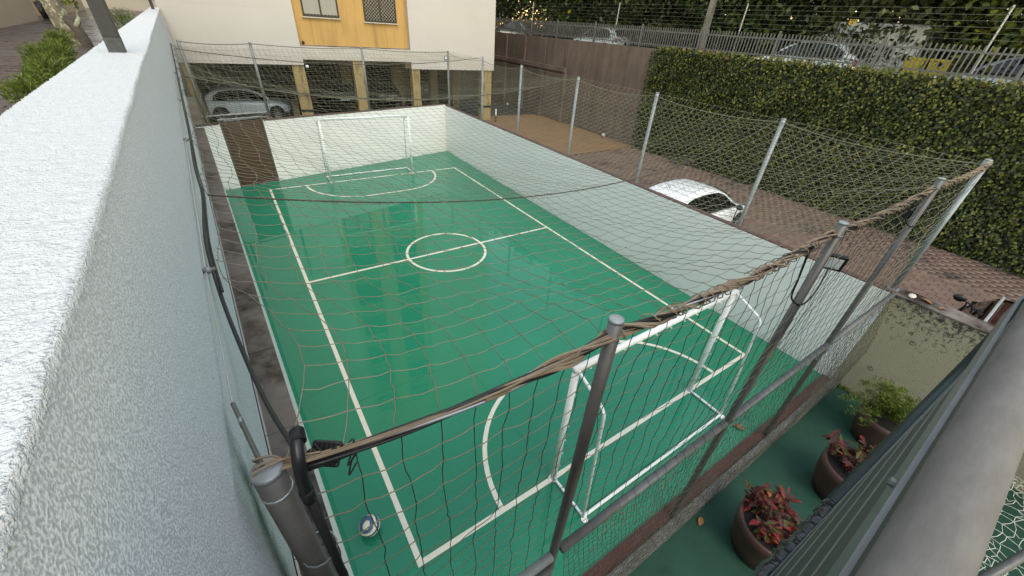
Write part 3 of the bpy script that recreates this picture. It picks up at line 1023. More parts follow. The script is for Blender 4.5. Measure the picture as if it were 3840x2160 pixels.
# bollard by the right-hand column
bp = FP(15.0, -.55, 0)
t = tag(empty("bollard", bp), "thin red and white bollard at the foot of the rightmost column", "bollard")
MB().tube([bp, bp + Vector((0, 0, .35))], .045, 8).build("red_section", M['red'], t)
MB().tube([bp + Vector((0, 0, .352)), bp + Vector((0, 0, .72))], .045, 8).build("white_section", M['white'], t)

# ------------------------------------------------------------------ retaining wall and ivy
XB = 17.3
rw = empty("retaining_wall", (XB, 18, 0))
tag(rw, "tall streaked brown concrete retaining wall left of the ivy", "wall")
MB().box(XB, XB + .32, 12.20, 60, -.05, 4.5).build("wall", M['brownwall'], rw)
MB().box(XB - .22, XB - .001, 18.62, 45, 2.83, 3.06).build("ledge_beam", M['brownwall'], rw)
for yy in (18.75, 21.0, 23.2, 25.5, 28.5):
    MB().box(XB - .07, XB - .001, yy - .12, yy + .12, 3.061, 4.46).build("pilaster", M['brownwall'], rw)
    MB().box(XB - .16, XB - .001, yy - .16, yy + .16, -.05, 2.829).build("buttress", M['brownwall'], rw)
for yy in (14.3, 16.5):
    MB().box(XB - .012, XB - .001, yy - .02, yy + .02, 0, 4.48).build("joint_rib", M['brownwall'], rw)

iv = empty("ivy_wall", (XB, 4, 0))
tag(iv, "tall wall covered in dark green ivy with yellowing leaves", "hedge")
MB().box(XB, XB + .32, -16, 12.199, -.05, 4.5).build("wall", M['ivyback'], iv)


def leaf_quads(c, a, b, l, w, fold=0.0):
    """diamond leaves: centre c, axis a, side b"""
    n = np.cross(a, b)
    l = np.asarray(l).reshape(-1, 1)
    w = np.asarray(w).reshape(-1, 1)
    v = np.stack([c - a * l * .5, c + b * w * .5 + n * w * fold, c + a * l * .5, c - b * w * .5 + n * w * fold], 1)
    q = np.arange(len(c) * 4).reshape(-1, 4)
    return v.reshape(-1, 3), q


def ivy(n, y0, y1, z0, z1, depth, smin, smax, name, m, ypow=None):
    y = rng.uniform(y0, y1, n)
    z = rng.uniform(z0, z1, n)
    lump = .07 * np.sin(y * 2.3 + np.sin(z * 1.9) * 2) + .06 * np.sin(z * 3.1 + y * .7) + .05 * np.sin(y * 5.1 + z * 4.3)
    x = XB - .02 - np.abs(rng.normal(depth, depth * .5, n)) - np.maximum(lump, -.04)
    c = np.stack([x, y, z], 1)
    a = nrm(np.stack([rng.normal(-.25, .25, n), rng.normal(0, .55, n), rng.normal(-.8, .35, n)], 1))
    nn = nrm(np.stack([rng.normal(-1, .2, n), rng.normal(0, .45, n), rng.normal(.55, .4, n)], 1))
    b = nrm(np.cross(nn, a))
    s = rng.uniform(smin, smax, n)
    v, q = leaf_quads(c, a, b, s, s * .85, .12)
    o = np_mesh(name, v, q, m, iv)
    o["kind"] = "stuff"


ivy(52000, -7, 12.28, .0, 4.56, .12, .05, .11, "ivy_leaves", M['ivy'])
ivy(1500, -9, 8, .2, 4.58, .17, .06, .11, "yellowing_ivy_leaves", M['ivyyellow'])
ivy(800, -9, 12.2, 4.42, 4.64, .10, .08, .14, "top_fringe_leaves", M['ivyyellow'])
ivy(900, 12.1, 12.6, 0.3, 4.4, .03, .05, .10, "straggling_ivy_leaves", M['ivy'])

# ------------------------------------------------------------------ picket fence on the retaining wall
XF = 17.47
pf = empty("picket_fence", (XF, 12, 4.5))
tag(pf, "grey steel picket fence along the top of the retaining wall and ivy", "fence")
for z in (4.66, 5.20):
    MB().box(XF - .018, XF + .018, -6, 30, z - .025, z + .025).build("rail", M['fencegrey'], pf)
pk = None
y = -2.6
i = 0
while y < 29:
    if pk is None:
        pk = MB().box(-.012, .012, -.019, .019, -.40, .40).build("picket", M['fencegrey'])
        pk.parent = pf
        o = pk
    else:
        o = pk.copy()
        col.objects.link(o)
        o.parent = pf
    o.location = (-.032, y - 12, 4.96 - 4.5 + random.uniform(-.006, .006))
    o.rotation_euler = (random.uniform(-.012, .012), 0, 0)
    y += .132
for yy in np.arange(-2.9, 30, 3.3):
    MB().box(XF - .05, XF + .03, yy - .03, yy + .03, 4.5, 5.45).build("fence_post", M['fencegrey'], pf)

for i, (yy, lab) in enumerate(((22.92, "leftmost"), (15.45, "second from left"), (8.66, "third from left"), (1.345, "rightmost"))):
    t = empty("wire_pole", (XF + .06, yy, 4.5))
    tag(t, "slim pale pole carrying the security wires, %s of the four" % lab, "pole", "security wire poles on the retaining wall")
    MB().tube([(XF + .06, yy, 4.5), (XF + .06, yy, 6.28)], .026, 8).build("shaft", M['pole'], t)
    for z in np.linspace(5.5, 6.22, 6):
        MB().tube([(XF + .02, yy, z), (XF + .10, yy, z)], .012, 6).build("insulator", M['blackplastic'], t)
t = empty("security_wire", (XF, 12, 5.5))
tag(t, "six thin security wires strung above the picket fence", "wire")
for z in np.linspace(5.5, 6.22, 6):
    MB().tube([(XF + .02, yy, z - (.012 if k % 2 else 0)) for k, yy in enumerate(np.linspace(-8, 31, 12))], .003, 4).build("wire", M['galv'], t)
for (yy, z, lab) in ((4.837, 5.80, "yellow warning sign on the security wires above the ivy"), (19.26, 5.85, "small yellow warning sign on the wires above the brown wall")):
    t = tag(empty("warning_sign", (XF, yy, z)), lab, "sign")
    MB().box(XF - .006, XF + .004, yy - .10, yy + .10, z - .07, z + .07).build("plate", M['signyellow'], t)
    MB().box(XF - .010, XF - .0062, yy - .08, yy + .08, z + .025, z + .05).build("black_lettering", M['black'], t)
    MB().prism([(XF - .0062, yy - .035, z - .05), (XF - .0062, yy + .035, z - .05), (XF - .0062, yy, z + .012)], (-.003, 0, 0)).build("warning_triangle", M['black'], t)

# concrete street pole
t = tag(empty("utility_pole", (18.6, 10.95, 3.4)), "pale concrete utility pole rising behind the picket fence", "pole")
b = MB()
b.hexa([(18.48, 10.80, 3.4), (18.72, 10.80, 3.4), (18.72, 11.04, 3.4), (18.48, 11.04, 3.4),
        (18.54, 10.86, 13), (18.66, 10.86, 13), (18.66, 10.98, 13), (18.54, 10.98, 13)])
b.build("shaft", M['concretepole'], t)
MB().box(18.45, 18.479, 10.88, 10.94, 3.4, 5.6).build("cable_duct", M['galv'], t)

# ------------------------------------------------------------------ trees
def tree(name, label, x, y, zg, h, rx, ry, zc, rz, m, n, seed, cat="tree", group="trees behind the picket fence", tr=.16, lsize=(.16, .30), bark=None):
    g = np.random.default_rng(seed)
    t = tag(empty(name, (x, y, zg)), label, cat, group)
    bk = bark or M['bark2']
    b = MB()
    pts = [(x + .25 * math.sin(i * .9 + seed), y + .25 * math.cos(i * 1.1 + seed), zg + (zc - zg) * i / 6) for i in range(7)]
    pts[0] = (x, y, zg - .1)
    b.tube(pts, [tr * (1.25 - .12 * i) for i in range(7)], 8)
    top = Vector(pts[-1])
    mid = Vector(pts[3])
    for k in range(7):
        a = 2 * math.pi * k / 7 + seed
        st = mid.lerp(top, (k % 4) / 4)
        en = Vector((x + rx * .75 * math.cos(a), y + ry * .75 * math.sin(a), zc + rz * g.uniform(-.5, .5)))
        mp = st.lerp(en, .5) + Vector((0, 0, .4))
        b.tube([st, mp, en], [tr * .45, tr * .3, tr * .08], 6)
    b.build("trunk", bk, t, True)
    ncl = max(14, n // 90)
    d = nrm(g.normal(0, 1, (ncl, 3)))
    rad = g.uniform(.05, 1, (ncl, 1)) ** .36
    cc = np.array([x, y, zc]) + d * rad * np.array([rx, ry, rz])
    per = n // ncl
    spread = .20 * (rx + ry + rz) / 3 + .12
    c = (np.repeat(cc, per, 0) + np.clip(g.normal(0, 1, (ncl * per, 3)), -1.7, 1.7) * np.array([spread, spread, spread * .6]))
    a = nrm(g.normal(0, 1, c.shape) + np.array([0, 0, -.3]))
    nn = nrm(g.normal(0, .6, c.shape) + np.array([0, 0, .9]))
    bb = nrm(np.cross(nn, a))
    s = g.uniform(*lsize, len(c))
    v, q = leaf_quads(c, a, bb, s, s * .6, .1)
    np_mesh("crown", v, q, m, t)
    return t


TR = [
    ("broad dark tree behind the fence beside the building corner", 22.5, 33.0, 15, 3.6, 4.2, 9.0, 5.0, 'leafA', 9000),
    ("dark tree behind the fence, left of the concrete pole", 22.0, 25.0, 15, 3.2, 4.0, 8.6, 5.4, 'leafA', 9000),
    ("dense tree behind the fence just left of the concrete pole", 22.5, 17.5, 15, 3.3, 3.8, 8.8, 5.2, 'leafC', 9000),
    ("dark tree behind the fence just right of the concrete pole", 22.2, 10.2, 14, 3.2, 3.6, 8.8, 5.0, 'leafA', 9000),
    ("brownish green tree behind the fence above the white cars", 22.0, 4.6, 14, 3.0, 3.2, 8.7, 4.8, 'leafC', 9000),
    ("yellow-green tree behind the fence near the yellow sign", 21.5, 0.2, 14, 2.9, 3.0, 8.9, 5.0, 'leafB', 9000),
    ("yellow-green tree behind the fence at the right edge", 21.8, -5.0, 14, 3.2, 3.2, 8.7, 5.2, 'leafB', 8000),
    ("far dark tree filling the gap beyond the building corner", 26.0, 44.0, 15, 4.5, 5.5, 9.0, 5.6, 'leafA', 8000),
    ("far dark tree behind the tree row, middle", 29.0, 21.0, 15, 4.0, 6.0, 9.5, 5.6, 'leafA', 8000),
    ("far dark tree behind the tree row, right", 29.0, 8.0, 15, 4.0, 6.0, 9.5, 5.6, 'leafC', 8000),
    ("farthest dark tree in the back row, left of the concrete pole", 33.5, 33.0, 15, 4.0, 7.0, 9.0, 5.4, 'leafA', 9000),
    ("farthest dark tree in the back row, behind the concrete pole", 34.0, 17.0, 15, 4.0, 7.0, 9.0, 5.4, 'leafA', 9000),
    ("farthest dark tree in the back row, at the right edge", 31.0, -2.0, 15, 4.0, 6.5, 9.0, 5.4, 'leafA', 9000),
]
for i, (lab, x, y, h_, rx, ry, zc, rz, mm, n) in enumerate(TR):
    tree("street_tree", lab, x, y, 3.78, h_, rx, ry, zc + .2, rz + .2, M[mm], int(n * 2.6), 11 + i, lsize=(.16, .32))
# hanging branch tips in front of the street
for i, (lab, x, y, mm) in enumerate((("low leafy bush behind the fence left of the pole", 19.8, 14.0, 'leafC'),
                                     ("low leafy bush behind the fence at the far left", 20.2, 27.0, 'leafB'),
                                     ("low dark bush behind the fence at the right edge", 19.6, -1.6, 'leafC'),
                                     ("low bush behind the fence near the yellow bins", 20.4, 6.3, 'leafA'))):
    tree("street_bush", lab, x, y, 3.78, 2.2, 1.1, 1.6, 4.8, .75, M[mm], 3500, 40 + i, "bush", "bushes behind the picket fence", .05, (.07, .13))

# house fronts across the street
t = tag(empty("street_house", (33, 5, 3.4)), "low pale house front with shutters seen through the picket fence", "house")
MB().box(32, 38, -14, 26, 3.4, 6.2).build("wall", M['cream'], t)
MB().box(31.6, 38.4, -14.4, 26.4, 6.201, 6.4).build("roof", M['coping'], t)
for yy in (-6, 1, 9, 16):
    w = MB().box(31.95, 31.998, yy - 1.1, yy + 1.1, 3.6, 5.6).build("shutter", M['shutter'], t)
    for z in np.arange(3.7, 5.55, .15):
        MB().box(31.93, 31.949, yy - 1.05, yy + 1.05, z, z + .07).build("slat", M['winframe'], w)
t = tag(empty("street_house", (40, 34, 3.4)), "far white house glimpsed between the trees left of the pole", "house")
MB().box(38, 46, 28, 48, 3.4, 9).build("wall", M['beige'], t)
MB().box(37.6, 46.4, 27.6, 48.4, 9.001, 9.3).build("roof", M['coping'], t)
for yy in (31, 36, 41, 45):
    MB().box(37.95, 37.999, yy - .8, yy + .8, 5, 6.6).build("window", M['glass'], t)

for i, (x, y) in enumerate(((20.3, 3.4), (20.3, 2.7))):
    t = tag(empty("wheeled_bin", (x, y, 3.780)), "yellow bin behind the fence, %s of the pair" % ("left" if i == 0 else "right"), "bin", "yellow bins on the street")
    b = MB()
    b.hexa([(x - .22, y - .22, 3.880), (x + .22, y - .22, 3.880), (x + .22, y + .22, 3.880), (x - .22, y + .22, 3.880),
            (x - .28, y - .28, 4.880), (x + .28, y - .28, 4.880), (x + .28, y + .28, 4.880), (x - .28, y + .28, 4.880)])
    b.build("body", M['binyellow'], t)
    MB().box(x - .30, x + .30, y - .30, y + .30, 4.881, 4.960).build("lid", M['binyellow'], t, bevel=.02)
    for s in (-1, 1):
        MB().lathe([(.001, -.03), (.09, -.03), (.09, .03), (.001, .03)], (x + .24, y + s * .2, 3.870), 12, axis='y').build("wheel", M['tyre'], t)


# ------------------------------------------------------------------ cars
def loft(stations, ring):
    b = MB()
    n = None
    for st in stations:
        r = ring(*st)
        n = len(r)
        b.v += r
    for i in range(len(stations) - 1):
        for k in range(n):
            k2 = (k + 1) % n
            b.f.append((i * n + k, i * n + k2, (i + 1) * n + k2, (i + 1) * n + k))
    b.f.append(tuple(range(n - 1, -1, -1)))
    b.f.append(tuple((len(stations) - 1) * n + k for k in range(n)))
    return b


def interp(x, xs, ys):
    return float(np.interp(x, xs, ys))


def car(label, paint, loc, rz, group=None, rails=False, cat="car", scale=1.0):
    t = empty("parked_car")
    tag(t, label, cat, group)

    def ring(x, zl, zt, w):
        half = [(0, zt), (.55 * w, zt - .006), (.86 * w, zt - .03), (.97 * w, zt - .12), (w, (zl + zt) / 2 + .03), (.985 * w, zl + .12), (.90 * w, zl), (0, zl)]
        return [(x, y, z) for y, z in half] + [(x, -y, z) for y, z in reversed(half[1:-1])]

    st = [(-2.02, .48, .80, .60), (-1.97, .32, .90, .76), (-1.75, .22, .965, .825), (-1.2, .20, .965, .855), (-.4, .20, .95, .865), (.4, .20, .945, .865),
          (.95, .20, .94, .858), (1.35, .21, .89, .84), (1.7, .24, .80, .79), (1.93, .30, .68, .70), (2.04, .42, .58, .52)]
    bo = loft(st, ring).build("body", paint, t, True)
    sm = bo.modifiers.new("sub", 'SUBSURF')
    sm.levels = 1
    sm.render_levels = 2
    gx = [-1.96, -1.80, -1.45, -1.0, -.4, .15, .5, .8, 1.18]
    gz = [.93, 1.13, 1.37, 1.455, 1.475, 1.45, 1.36, 1.21, .93]
    gh = [.66, .62, .585, .585, .59, .585, .585, .62, .70]

    def ring2(x, z, hr):
        zb2 = .90
        hb = .80 if -1.75 < x < 1.0 else .74
        half = [(0, z + .02), (.7 * hr, z + .012), (hr, z - .03), ((hr + hb) / 2, (z + zb2) / 2), (hb, zb2), (0, zb2)]
        return [(x, y, zz) for y, zz in half] + [(x, -y, zz) for y, zz in reversed(half[1:-1])]

    gr = loft(list(zip(gx, gz, gh)), ring2).build("cabin", paint, t, True)
    sm = gr.modifiers.new("sub", 'SUBSURF')
    sm.levels = 1
    sm.render_levels = 2
    roofz = lambda x: interp(x, gx, gz)
    roofh = lambda x: interp(x, gx, gh)

    def sp(x, q, s):
        zt = roofz(x) - .055
        hr = roofh(x) + .012
        z = .945 + (zt - .945) * q
        y = .805 + (hr - .805) * q
        return (x, s * (y + .012), z)

    for s in (-1, 1):
        for outline in ([(-1.44, .06), (-1.40, .58), (-1.12, .90), (-.75, .97), (-.31, .98), (-.31, .02)],
                        [(-.295, .02), (-.295, .98), (.15, .97), (.42, .92), (.64, .74), (.95, .22), (1.0, .02)]):
            b = MB()
            pts = []
            for i in range(len(outline)):
                a, c_ = outline[i], outline[(i + 1) % len(outline)]
                for f in (0, .5):
                    pts.append(sp(a[0] + (c_[0] - a[0]) * f, a[1] + (c_[1] - a[1]) * f, s))
            if s < 0:
                pts = pts[::-1]
            b.prism(pts, (0, -s * .02, 0))
            b.build("side_window", M['carglass'], t)
        for xs_ in (-.33, .98, -1.05):
            MB().box(xs_ - .004, xs_ + .004, s * .858 - .012, s * .858 + .012, .32, .90).build("door_seam", M['dark'], t)
        for xs_ in (-.45, -1.02):
            MB().tube([(xs_ - .09, s * .872, .80), (xs_ + .09, s * .872, .80)], .016, 6).build("door_handle", paint, t)
        # mirror
        b = MB()
        b.sphere((.78, s * .99, .99), .10, 12, 8, (.55, 1.0, .75))
        mi = b.build("wing_mirror", M['blackplastic'] if rails or True else paint, t, True)
        MB().tube([(.80, s * .80, .95), (.79, s * .93, .97)], .022, 6).build("mirror_arm", M['blackplastic'], mi)
        # lamps
        MB().sphere((1.80, s * .60, .66), .16, 12, 8, (.8, .8, .45)).build("headlight", M['lampglass'], t, True)
        MB().sphere((-1.90, s * .68, .82), .14, 12, 8, (.6, .6, 1.0)).build("tail_light", M['taillight'], t, True)
        for wx in (1.28, -1.24):
            MB().lathe([(.001, s * .80), (.365, s * .80), (.365, s * .872), (.30, s * .876), (.001, s * .876)], (wx, 0, .33), 24, axis='y').build("wheel_arch", M['dark'], t)
            wh = MB().lathe([(.19, s * .70), (.29, s * .70), (.315, s * .74), (.315, s * .86), (.29, s * .892), (.20, s * .895)], (wx, 0, .315), 28, axis='y').build("wheel", M['tyre'], t, True)
            b = MB()
            b.lathe([(.20, s * .89), (.195, s * .905), (.18, s * .90), (.18, s * .88)], (wx, 0, .315), 24, axis='y')
            b.lathe([(.001, s * .90), (.05, s * .90), (.05, s * .88)], (wx, 0, .315), 12, axis='y')
            for k in range(10):
                a = 2 * math.pi * k / 10
                b.bar((wx + .04 * math.cos(a), s * .893, .315 + .04 * math.sin(a)), (wx + .19 * math.cos(a), s * .893, .315 + .19 * math.sin(a)), .028, .012, (0, 1, 0))
            b.build("rim", M['rim'], wh)
    # windscreens
    for (xa, xb_, nm) in ((.30, 1.10, "windscreen"), (-1.88, -1.50, "rear_window")):
        b = MB()
        n = 5
        rows = []
        for i in range(n + 1):
            x = xa + (xb_ - xa) * i / n
            hh = roofh(x) - .05
            rows.append([(x + (.012 if xa > 0 else -.012), hh * q, roofz(x) + .018 - .028 * abs(q) ** 3 + .012) for q in (-1, -.6, 0, .6, 1)])
        for i in range(n):
            for j in range(4):
                b.poly([rows[i][j], rows[i + 1][j], rows[i + 1][j + 1], rows[i][j + 1]])
        w = b.build(nm, M['carglass'], t, True)
        if xa > 0:
            for s in (-.05, .45):
                MB().tube([(1.14, s, .985), (.92, s - .38, 1.15)], .010, 5).build("wiper", M['blackplastic'], w)
    MB().box(2.0, 2.05, -.40, .40, .40, .50).build("grille", M['dark'], t)
    MB().box(-2.06, -2.03, -.26, .26, .55, .66).build("number_plate", M['white'], t)
    MB().tube([(-1.15, .0, 1.48), (-1.32, .0, 1.62)], .008, 5).build("aerial", M['blackplastic'], t)
    if rails:
        for s in (-1, 1):
            MB().tube([(x, s * (roofh(x) - .06), roofz(x) + .045) for x in (-1.35, -1.2, -.8, -.4, 0, .2, .35)], .022, 6).build("roof_rail", M['chrome'], t)
    t.location = loc
    t.rotation_euler = (0, 0, rz)
    t.scale = (scale, scale, scale)
    return t


G1 = "parked cars"
car("white hatchback parked behind the long court wall, only its roof and side showing", M['carwhite'], (10.38, 4.22, 0), 0.0, G1, scale=1.06)
car("off-white hatchback parked under the building behind the brown door", M['cargrey'], (.52, 24.85, -.015), R(-6), G1)
car("maroon car with a silver roof rail at the right edge beside the olive wall", M['carred'], (10.25, -2.74, 0), 0.0, G1, rails=True)
car("dark car in the garage between the first and second columns", M['cardark'], (5.9, 27.5, -.015), R(84), G1)
car("dark car in the garage between the second and third columns", M['cardark'], (8.6, 27.3, -.015), R(84), G1)
car("silver car deep in the garage left of the rightmost column", M['carsilver'], (12.6, 30.5, -.015), R(84), G1)
car("white car parked on the street behind the fence, above the ivy", M['carwhite'], (20.2, 6.9, 3.78), R(92), "cars parked on the street")
car("silver car parked on the street behind the fence, right of the yellow bins", M['carsilver'], (19.6, .6, 3.78), R(92), "cars parked on the street")
car("white car parked on the street behind the brown retaining wall", M['carwhite'], (20.4, 19.3, 3.78), R(90), "cars parked on the street")
car("white car on the street behind the fence next to the building corner", M['carwhite'], (20.3, 28.6, 3.78), R(90), "cars parked on the street")
t = tag(empty("delivery_van", (21.2, 9.0, 3.4)), "boxy white van on the street behind the ivy, left of the yellow bins", "van")
vx, vy = 21.6, 4.9
t.location = (vx, vy, 3.780)
b = MB().box(vx - .9, vx + .9, vy - 1.3, vy + 1.6, 4.180, 5.930)
b.build("cargo_box", M['white'], t, bevel=.06)
b = MB()
b.prism([(vx - .85, vy + 1.61, 4.180), (vx - .85, vy + 2.6, 4.180), (vx - .85, vy + 2.6, 4.780), (vx - .85, vy + 2.2, 5.480), (vx - .85, vy + 1.61, 5.530)], (1.7, 0, 0))
b.build("cab", M['white'], t)
MB().box(vx - .875, vx - .851, vy + 1.7, vy + 2.2, 4.830, 5.330).build("side_window", M['carglass'], t)
for yy in (vy - .8, vy + 1.9):
    for s in (-1, 1):
        MB().lathe([(.001, -.1), (.33, -.1), (.33, .1), (.001, .1)], (vx + s * .78, yy, 4.110), 16, axis='x').build("wheel", M['tyre'], t)

# ------------------------------------------------------------------ goals
def goal(label, y0, sgn, skew):
    t = tag(empty("goal", (3.4, y0, 0)), label, "goal", "futsal goals")
    g0, g1, gh_, gd = 1.907, 4.911, 2.10, .602
    Y = lambda x, o: y0 + skew * x + sgn * o      # o<0 is behind the line
    r = .041
    for gx_ in (g0, g1):
        po = MB().tube([(gx_, Y(gx_, 0), -.002), (gx_, Y(gx_, 0), gh_ - .0)], r, 14).build("post", M['white'], t, True)
        for z in np.arange(.12, 2.0, .27):
            cxx, cy, = gx_ + (-1 if gx_ == g0 else -1) * 0, Y(gx_, -.05)
            MB().tube([(cxx, cy - sgn * .012 * (1 - math.cos(a)), z + .014 * math.sin(a)) for a in np.linspace(0, 6.28, 8)], .003, 4).build("net_hook", M['white'], po)
        MB().lathe([(.001, .0), (.06, .0), (.06, .012), (.001, .012)], (gx_, Y(gx_, -.0), .0), 14).build("base_plate", M['white'], t)
        MB().tube([(gx_, Y(gx_, -.04), .03), (gx_, Y(gx_, -gd), .03)], .019, 8).build("side_bar", M['white'], t)
        MB().tube([(gx_, Y(gx_, -.02), gh_), (gx_, Y(gx_, -.42), 1.93), (gx_, Y(gx_, -.47), 1.87), (gx_, Y(gx_, -.48), 1.80), (gx_, Y(gx_, -gd), .02)], .019, 8).build("rear_stay", M['white'], t, True)
        MB().lathe([(.001, .004), (.045, .004), (.045, .016), (.001, .016)], (gx_, Y(gx_, -gd - .03), 0), 10).build("base_plate", M['white'], t)
    MB().tube([(g0 - r, Y(g0, 0), gh_), (g1 + r, Y(g1, 0), gh_)], r, 14).build("crossbar", M['white'], t, True)
    MB().tube([(g0, Y(g0, -gd), .03), (g1, Y(g1, -gd), .03)], .021, 8).build("back_bar", M['white'], t)
    for i in range(11):
        xx = g0 + .15 + i * .27
        MB().tube([(xx + .014 * math.sin(a), Y(xx, -.043 - .012 * (1 - math.cos(a))), gh_ - .01) for a in np.linspace(0, 6.28, 8)], .003, 4).build("net_hook", M['white'], t)


goal("white goal frame without net nearest the camera", 0.0, 1, 0.0)
goal("white goal frame at the far end by the brown door", L, -1, -0.028)

# ------------------------------------------------------------------ balls
m, nt, p = new_mat("panelled_ball")
v = _coords(nt)
w1 = nt.nodes.new("ShaderNodeTexWave")
w1.inputs['Scale'].default_value = 3.4
w1.inputs['Distortion'].default_value = 7.0
w1.inputs['Detail'].default_value = 0.5
w1.inputs['Detail Scale'].default_value = 1.2
nt.links.new(v, w1.inputs[0])
c = _mix(nt, _ramp(nt, w1.outputs['Fac'], .47, .53), (0.03, 0.09, 0.17), (0.66, 0.60, 0.48))
c = _mix(nt, _math(nt, 'MULTIPLY', _ramp(nt, _noise(nt, 26, 4, .6, v), .55, .7), .45), c, (0.20, 0.26, 0.28))
nt.links.new(c, p.inputs['Base Color'])
p.inputs['Roughness'].default_value = .5
M['ball'] = m
t = MB()
t.sphere((0, 0, 0), .118, 32, 20)
o = t.build("ball", M['ball'], None, True)
o.location = (-.36, .63, .118)
o.rotation_euler = (.6, .9, .3)
tag(o, "worn blue and cream volleyball on the green court", "ball")
for (loc, lab) in (((17.08, 14.5, .11), "white and dark ball at the foot of the brown retaining wall"), ((16.9, 24.4, .11), "small pale ball deep in the shaded yard by the building")):
    o = MB().sphere((0, 0, 0), .12, 20, 12).build("ball", M['ball'] if False else mat("pale_ball", (.62, .58, .52), (.10, .09, .08), 7, .5), None, True)
    o.location = loc
    tag(o, lab, "ball")


# ------------------------------------------------------------------ fence posts
def post(x, y, z0, z1, r, m, label, name="fence_post", group="posts of the court fence"):
    t = tag(empty(name, (x, y, z0)), label, "post", group)
    MB().tube([(x, y, z0), (x, y, z1)], r, 14).build("shaft", m, t, True)
    MB().lathe([(.0005, z1 + .004), (r * .9, z1 + .003), (r + .0015, z1 - .001), (r + .0015, z1 - .012), (r, z1 - .013)], (x, y, 0), 14).build("cap", M['galvlight'], t, True)
    MB().box(x - r - .03, x + r + .03, y - r - .03, y + r + .03, z0 + .0005, z0 + .012).build("base_plate", m, t)
    MB().lathe([(r + .0005, z1 - .10), (r + .003, z1 - .099), (r + .003, z1 - .092), (r + .0005, z1 - .091)], (x, y, 0), 14).build("wire_collar", M['steelrod'], t)
    return t


ordn = ["first", "second", "third", "fourth", "fifth"]
RP = [(7.84, 1.557, 3.96), (7.87, 4.42, 3.97), (7.78, 7.05, 3.98), (7.80, 9.84, 3.99), (7.84, 12.42, 4.01)]
def pull(x, y, z, x2=7.70):
    k = (x2 + .426) / (x + .426)
    return x2, -1.962 + (y + 1.962) * k, 5.075 - (5.075 - z) * k


RP = [pull(*q) for q in RP]
for i, (x, y, z) in enumerate(RP):
    post(x, y, -.01, z, .040, M['galvlight'], "grey pipe post along the driveway wall, %s counting from the near corner" % ordn[i])
post(7.66, -1.14, HW, 3.99, .040, M['galvlight'], "grey pipe post at the right end of the near fence")
NP = [(.683, -1.18, 4.09), (2.878, -1.20, 4.09), (5.168, -1.19, 4.09)]
for i, (x, y, z) in enumerate(NP):
    post(x, y, -.0, z, .032, M['darkpost'], ["dark pipe post left of the near goal", "dark pipe post beside the floodlight right of the near goal", "dark pipe post of the near fence nearest the driveway wall"][i])
post(-.595, -1.172, 1.945, 4.085, .0385, M['railgrey'], "thick grey corner post against the parapet, nearest the camera")
FPp = [pull(7.82, 15.31, 3.98), (4.10, 14.60, 4.05), (.62, 13.92, 4.13), (-1.10, 13.58, 4.15)]
for i, (x, y, z) in enumerate(FPp):
    post(x, y, 1.995 if i else -.01, z, .040, M['galv'], ["grey pipe post at the far right corner of the court", "grey pipe post above the far goal", "grey pipe post right of the brown door", "grey pipe post at the far left corner against the parapet"][i])

# rails of the near fence
t = tag(empty("fence_rail", (3.8, YN, HW)), "long grey pipe rail of the near fence with netting tied round it", "rail")
segs = [(.73, 2.835), (2.92, 5.125), (5.21, 7.46)]
for (a, c_) in segs:
    rl = MB().tube([(a, YN - .02, HW - .005), (c_, YN - .02, HW - .005)], .034, 12).build("pipe", M['railgrey'], t, True)
    x = a + .06
    while x < c_ - .05:
        MB().tube([(x + .012 * math.sin(q * 2), YN - .02 + .0355 * math.cos(q), HW - .005 + .0355 * math.sin(q)) for q in np.linspace(0, 6.28, 11)], .002, 4).build("net_tie", M['ropedark'], rl)
        x += random.uniform(.09, .17)
t = tag(empty("gate_frame", (.05, YN, 1.2)), "double pipe gate frame at the bottom left of the dark post", "gate")
MB().tube([(-.55, YN - .02, HW + .03), (.64, YN - .02, HW - .005)], .034, 12).build("top_pipe", M['galv'], t, True)
MB().tube([(-.50, YN - .06, HW - .10), (.60, YN - .06, HW - .10), (.60, YN - .06, .05)], .030, 10).build("leaf_pipe", M['darkpost'], t, True)
MB().tube([(.52, YN - .06, HW - .13), (.52, YN - .06, .05)], .02, 8).build("stile", M['darkpost'], t, True)


# ------------------------------------------------------------------ netting
def seg_tubes(P, Q, r):
    """three-sided twine pieces from P to Q"""
    n = len(P)
    d = nrm(Q - P)
    up = np.tile(np.array([0.31, 0.17, 0.93]), (n, 1))
    s = nrm(np.cross(d, up))
    u = np.cross(s, d)
    vs = []
    for E in (P, Q):
        for k in range(3):
            a = 2 * math.pi * k / 3
            vs.append(E + (s * math.cos(a) + u * math.sin(a)) * r)
    v = np.stack(vs, 1)
    base = (np.arange(n) * 6)[:, None]
    q = np.concatenate([base + np.array([[0, 1, 4, 3]]), base + np.array([[1, 2, 5, 4]]), base + np.array([[2, 0, 3, 5]])], 0)
    return v.reshape(-1, 3), q


def wavy(P, Q, amp, n=2, drop=0.0):
    """split each twine into n pieces with a little slack"""
    pts = [P]
    for k in range(1, n):
        f = k / n
        j = rng.normal(0, amp, P.shape)
        j[:, 2] -= drop * 4 * f * (1 - f)
        pts.append(P * (1 - f) + Q * f + j)
    pts.append(Q)
    A = np.concatenate(pts[:-1], 0)
    B = np.concatenate(pts[1:], 0)
    return A, B


def knots(P, r):
    o = np.array([[1, 0, 0], [0, 1, 0], [-1, 0, 0], [0, -1, 0], [0, 0, 1], [0, 0, -1]]) * r
    v = (P[:, None, :] + o[None]).reshape(-1, 3)
    base = (np.arange(len(P)) * 6)[:, None]
    f = np.concatenate([base + np.array([t_]) for t_ in ((0, 1, 4), (1, 2, 4), (2, 3, 4), (3, 0, 4), (1, 0, 5), (2, 1, 5), (3, 2, 5), (0, 3, 5))], 0)
    return v, f


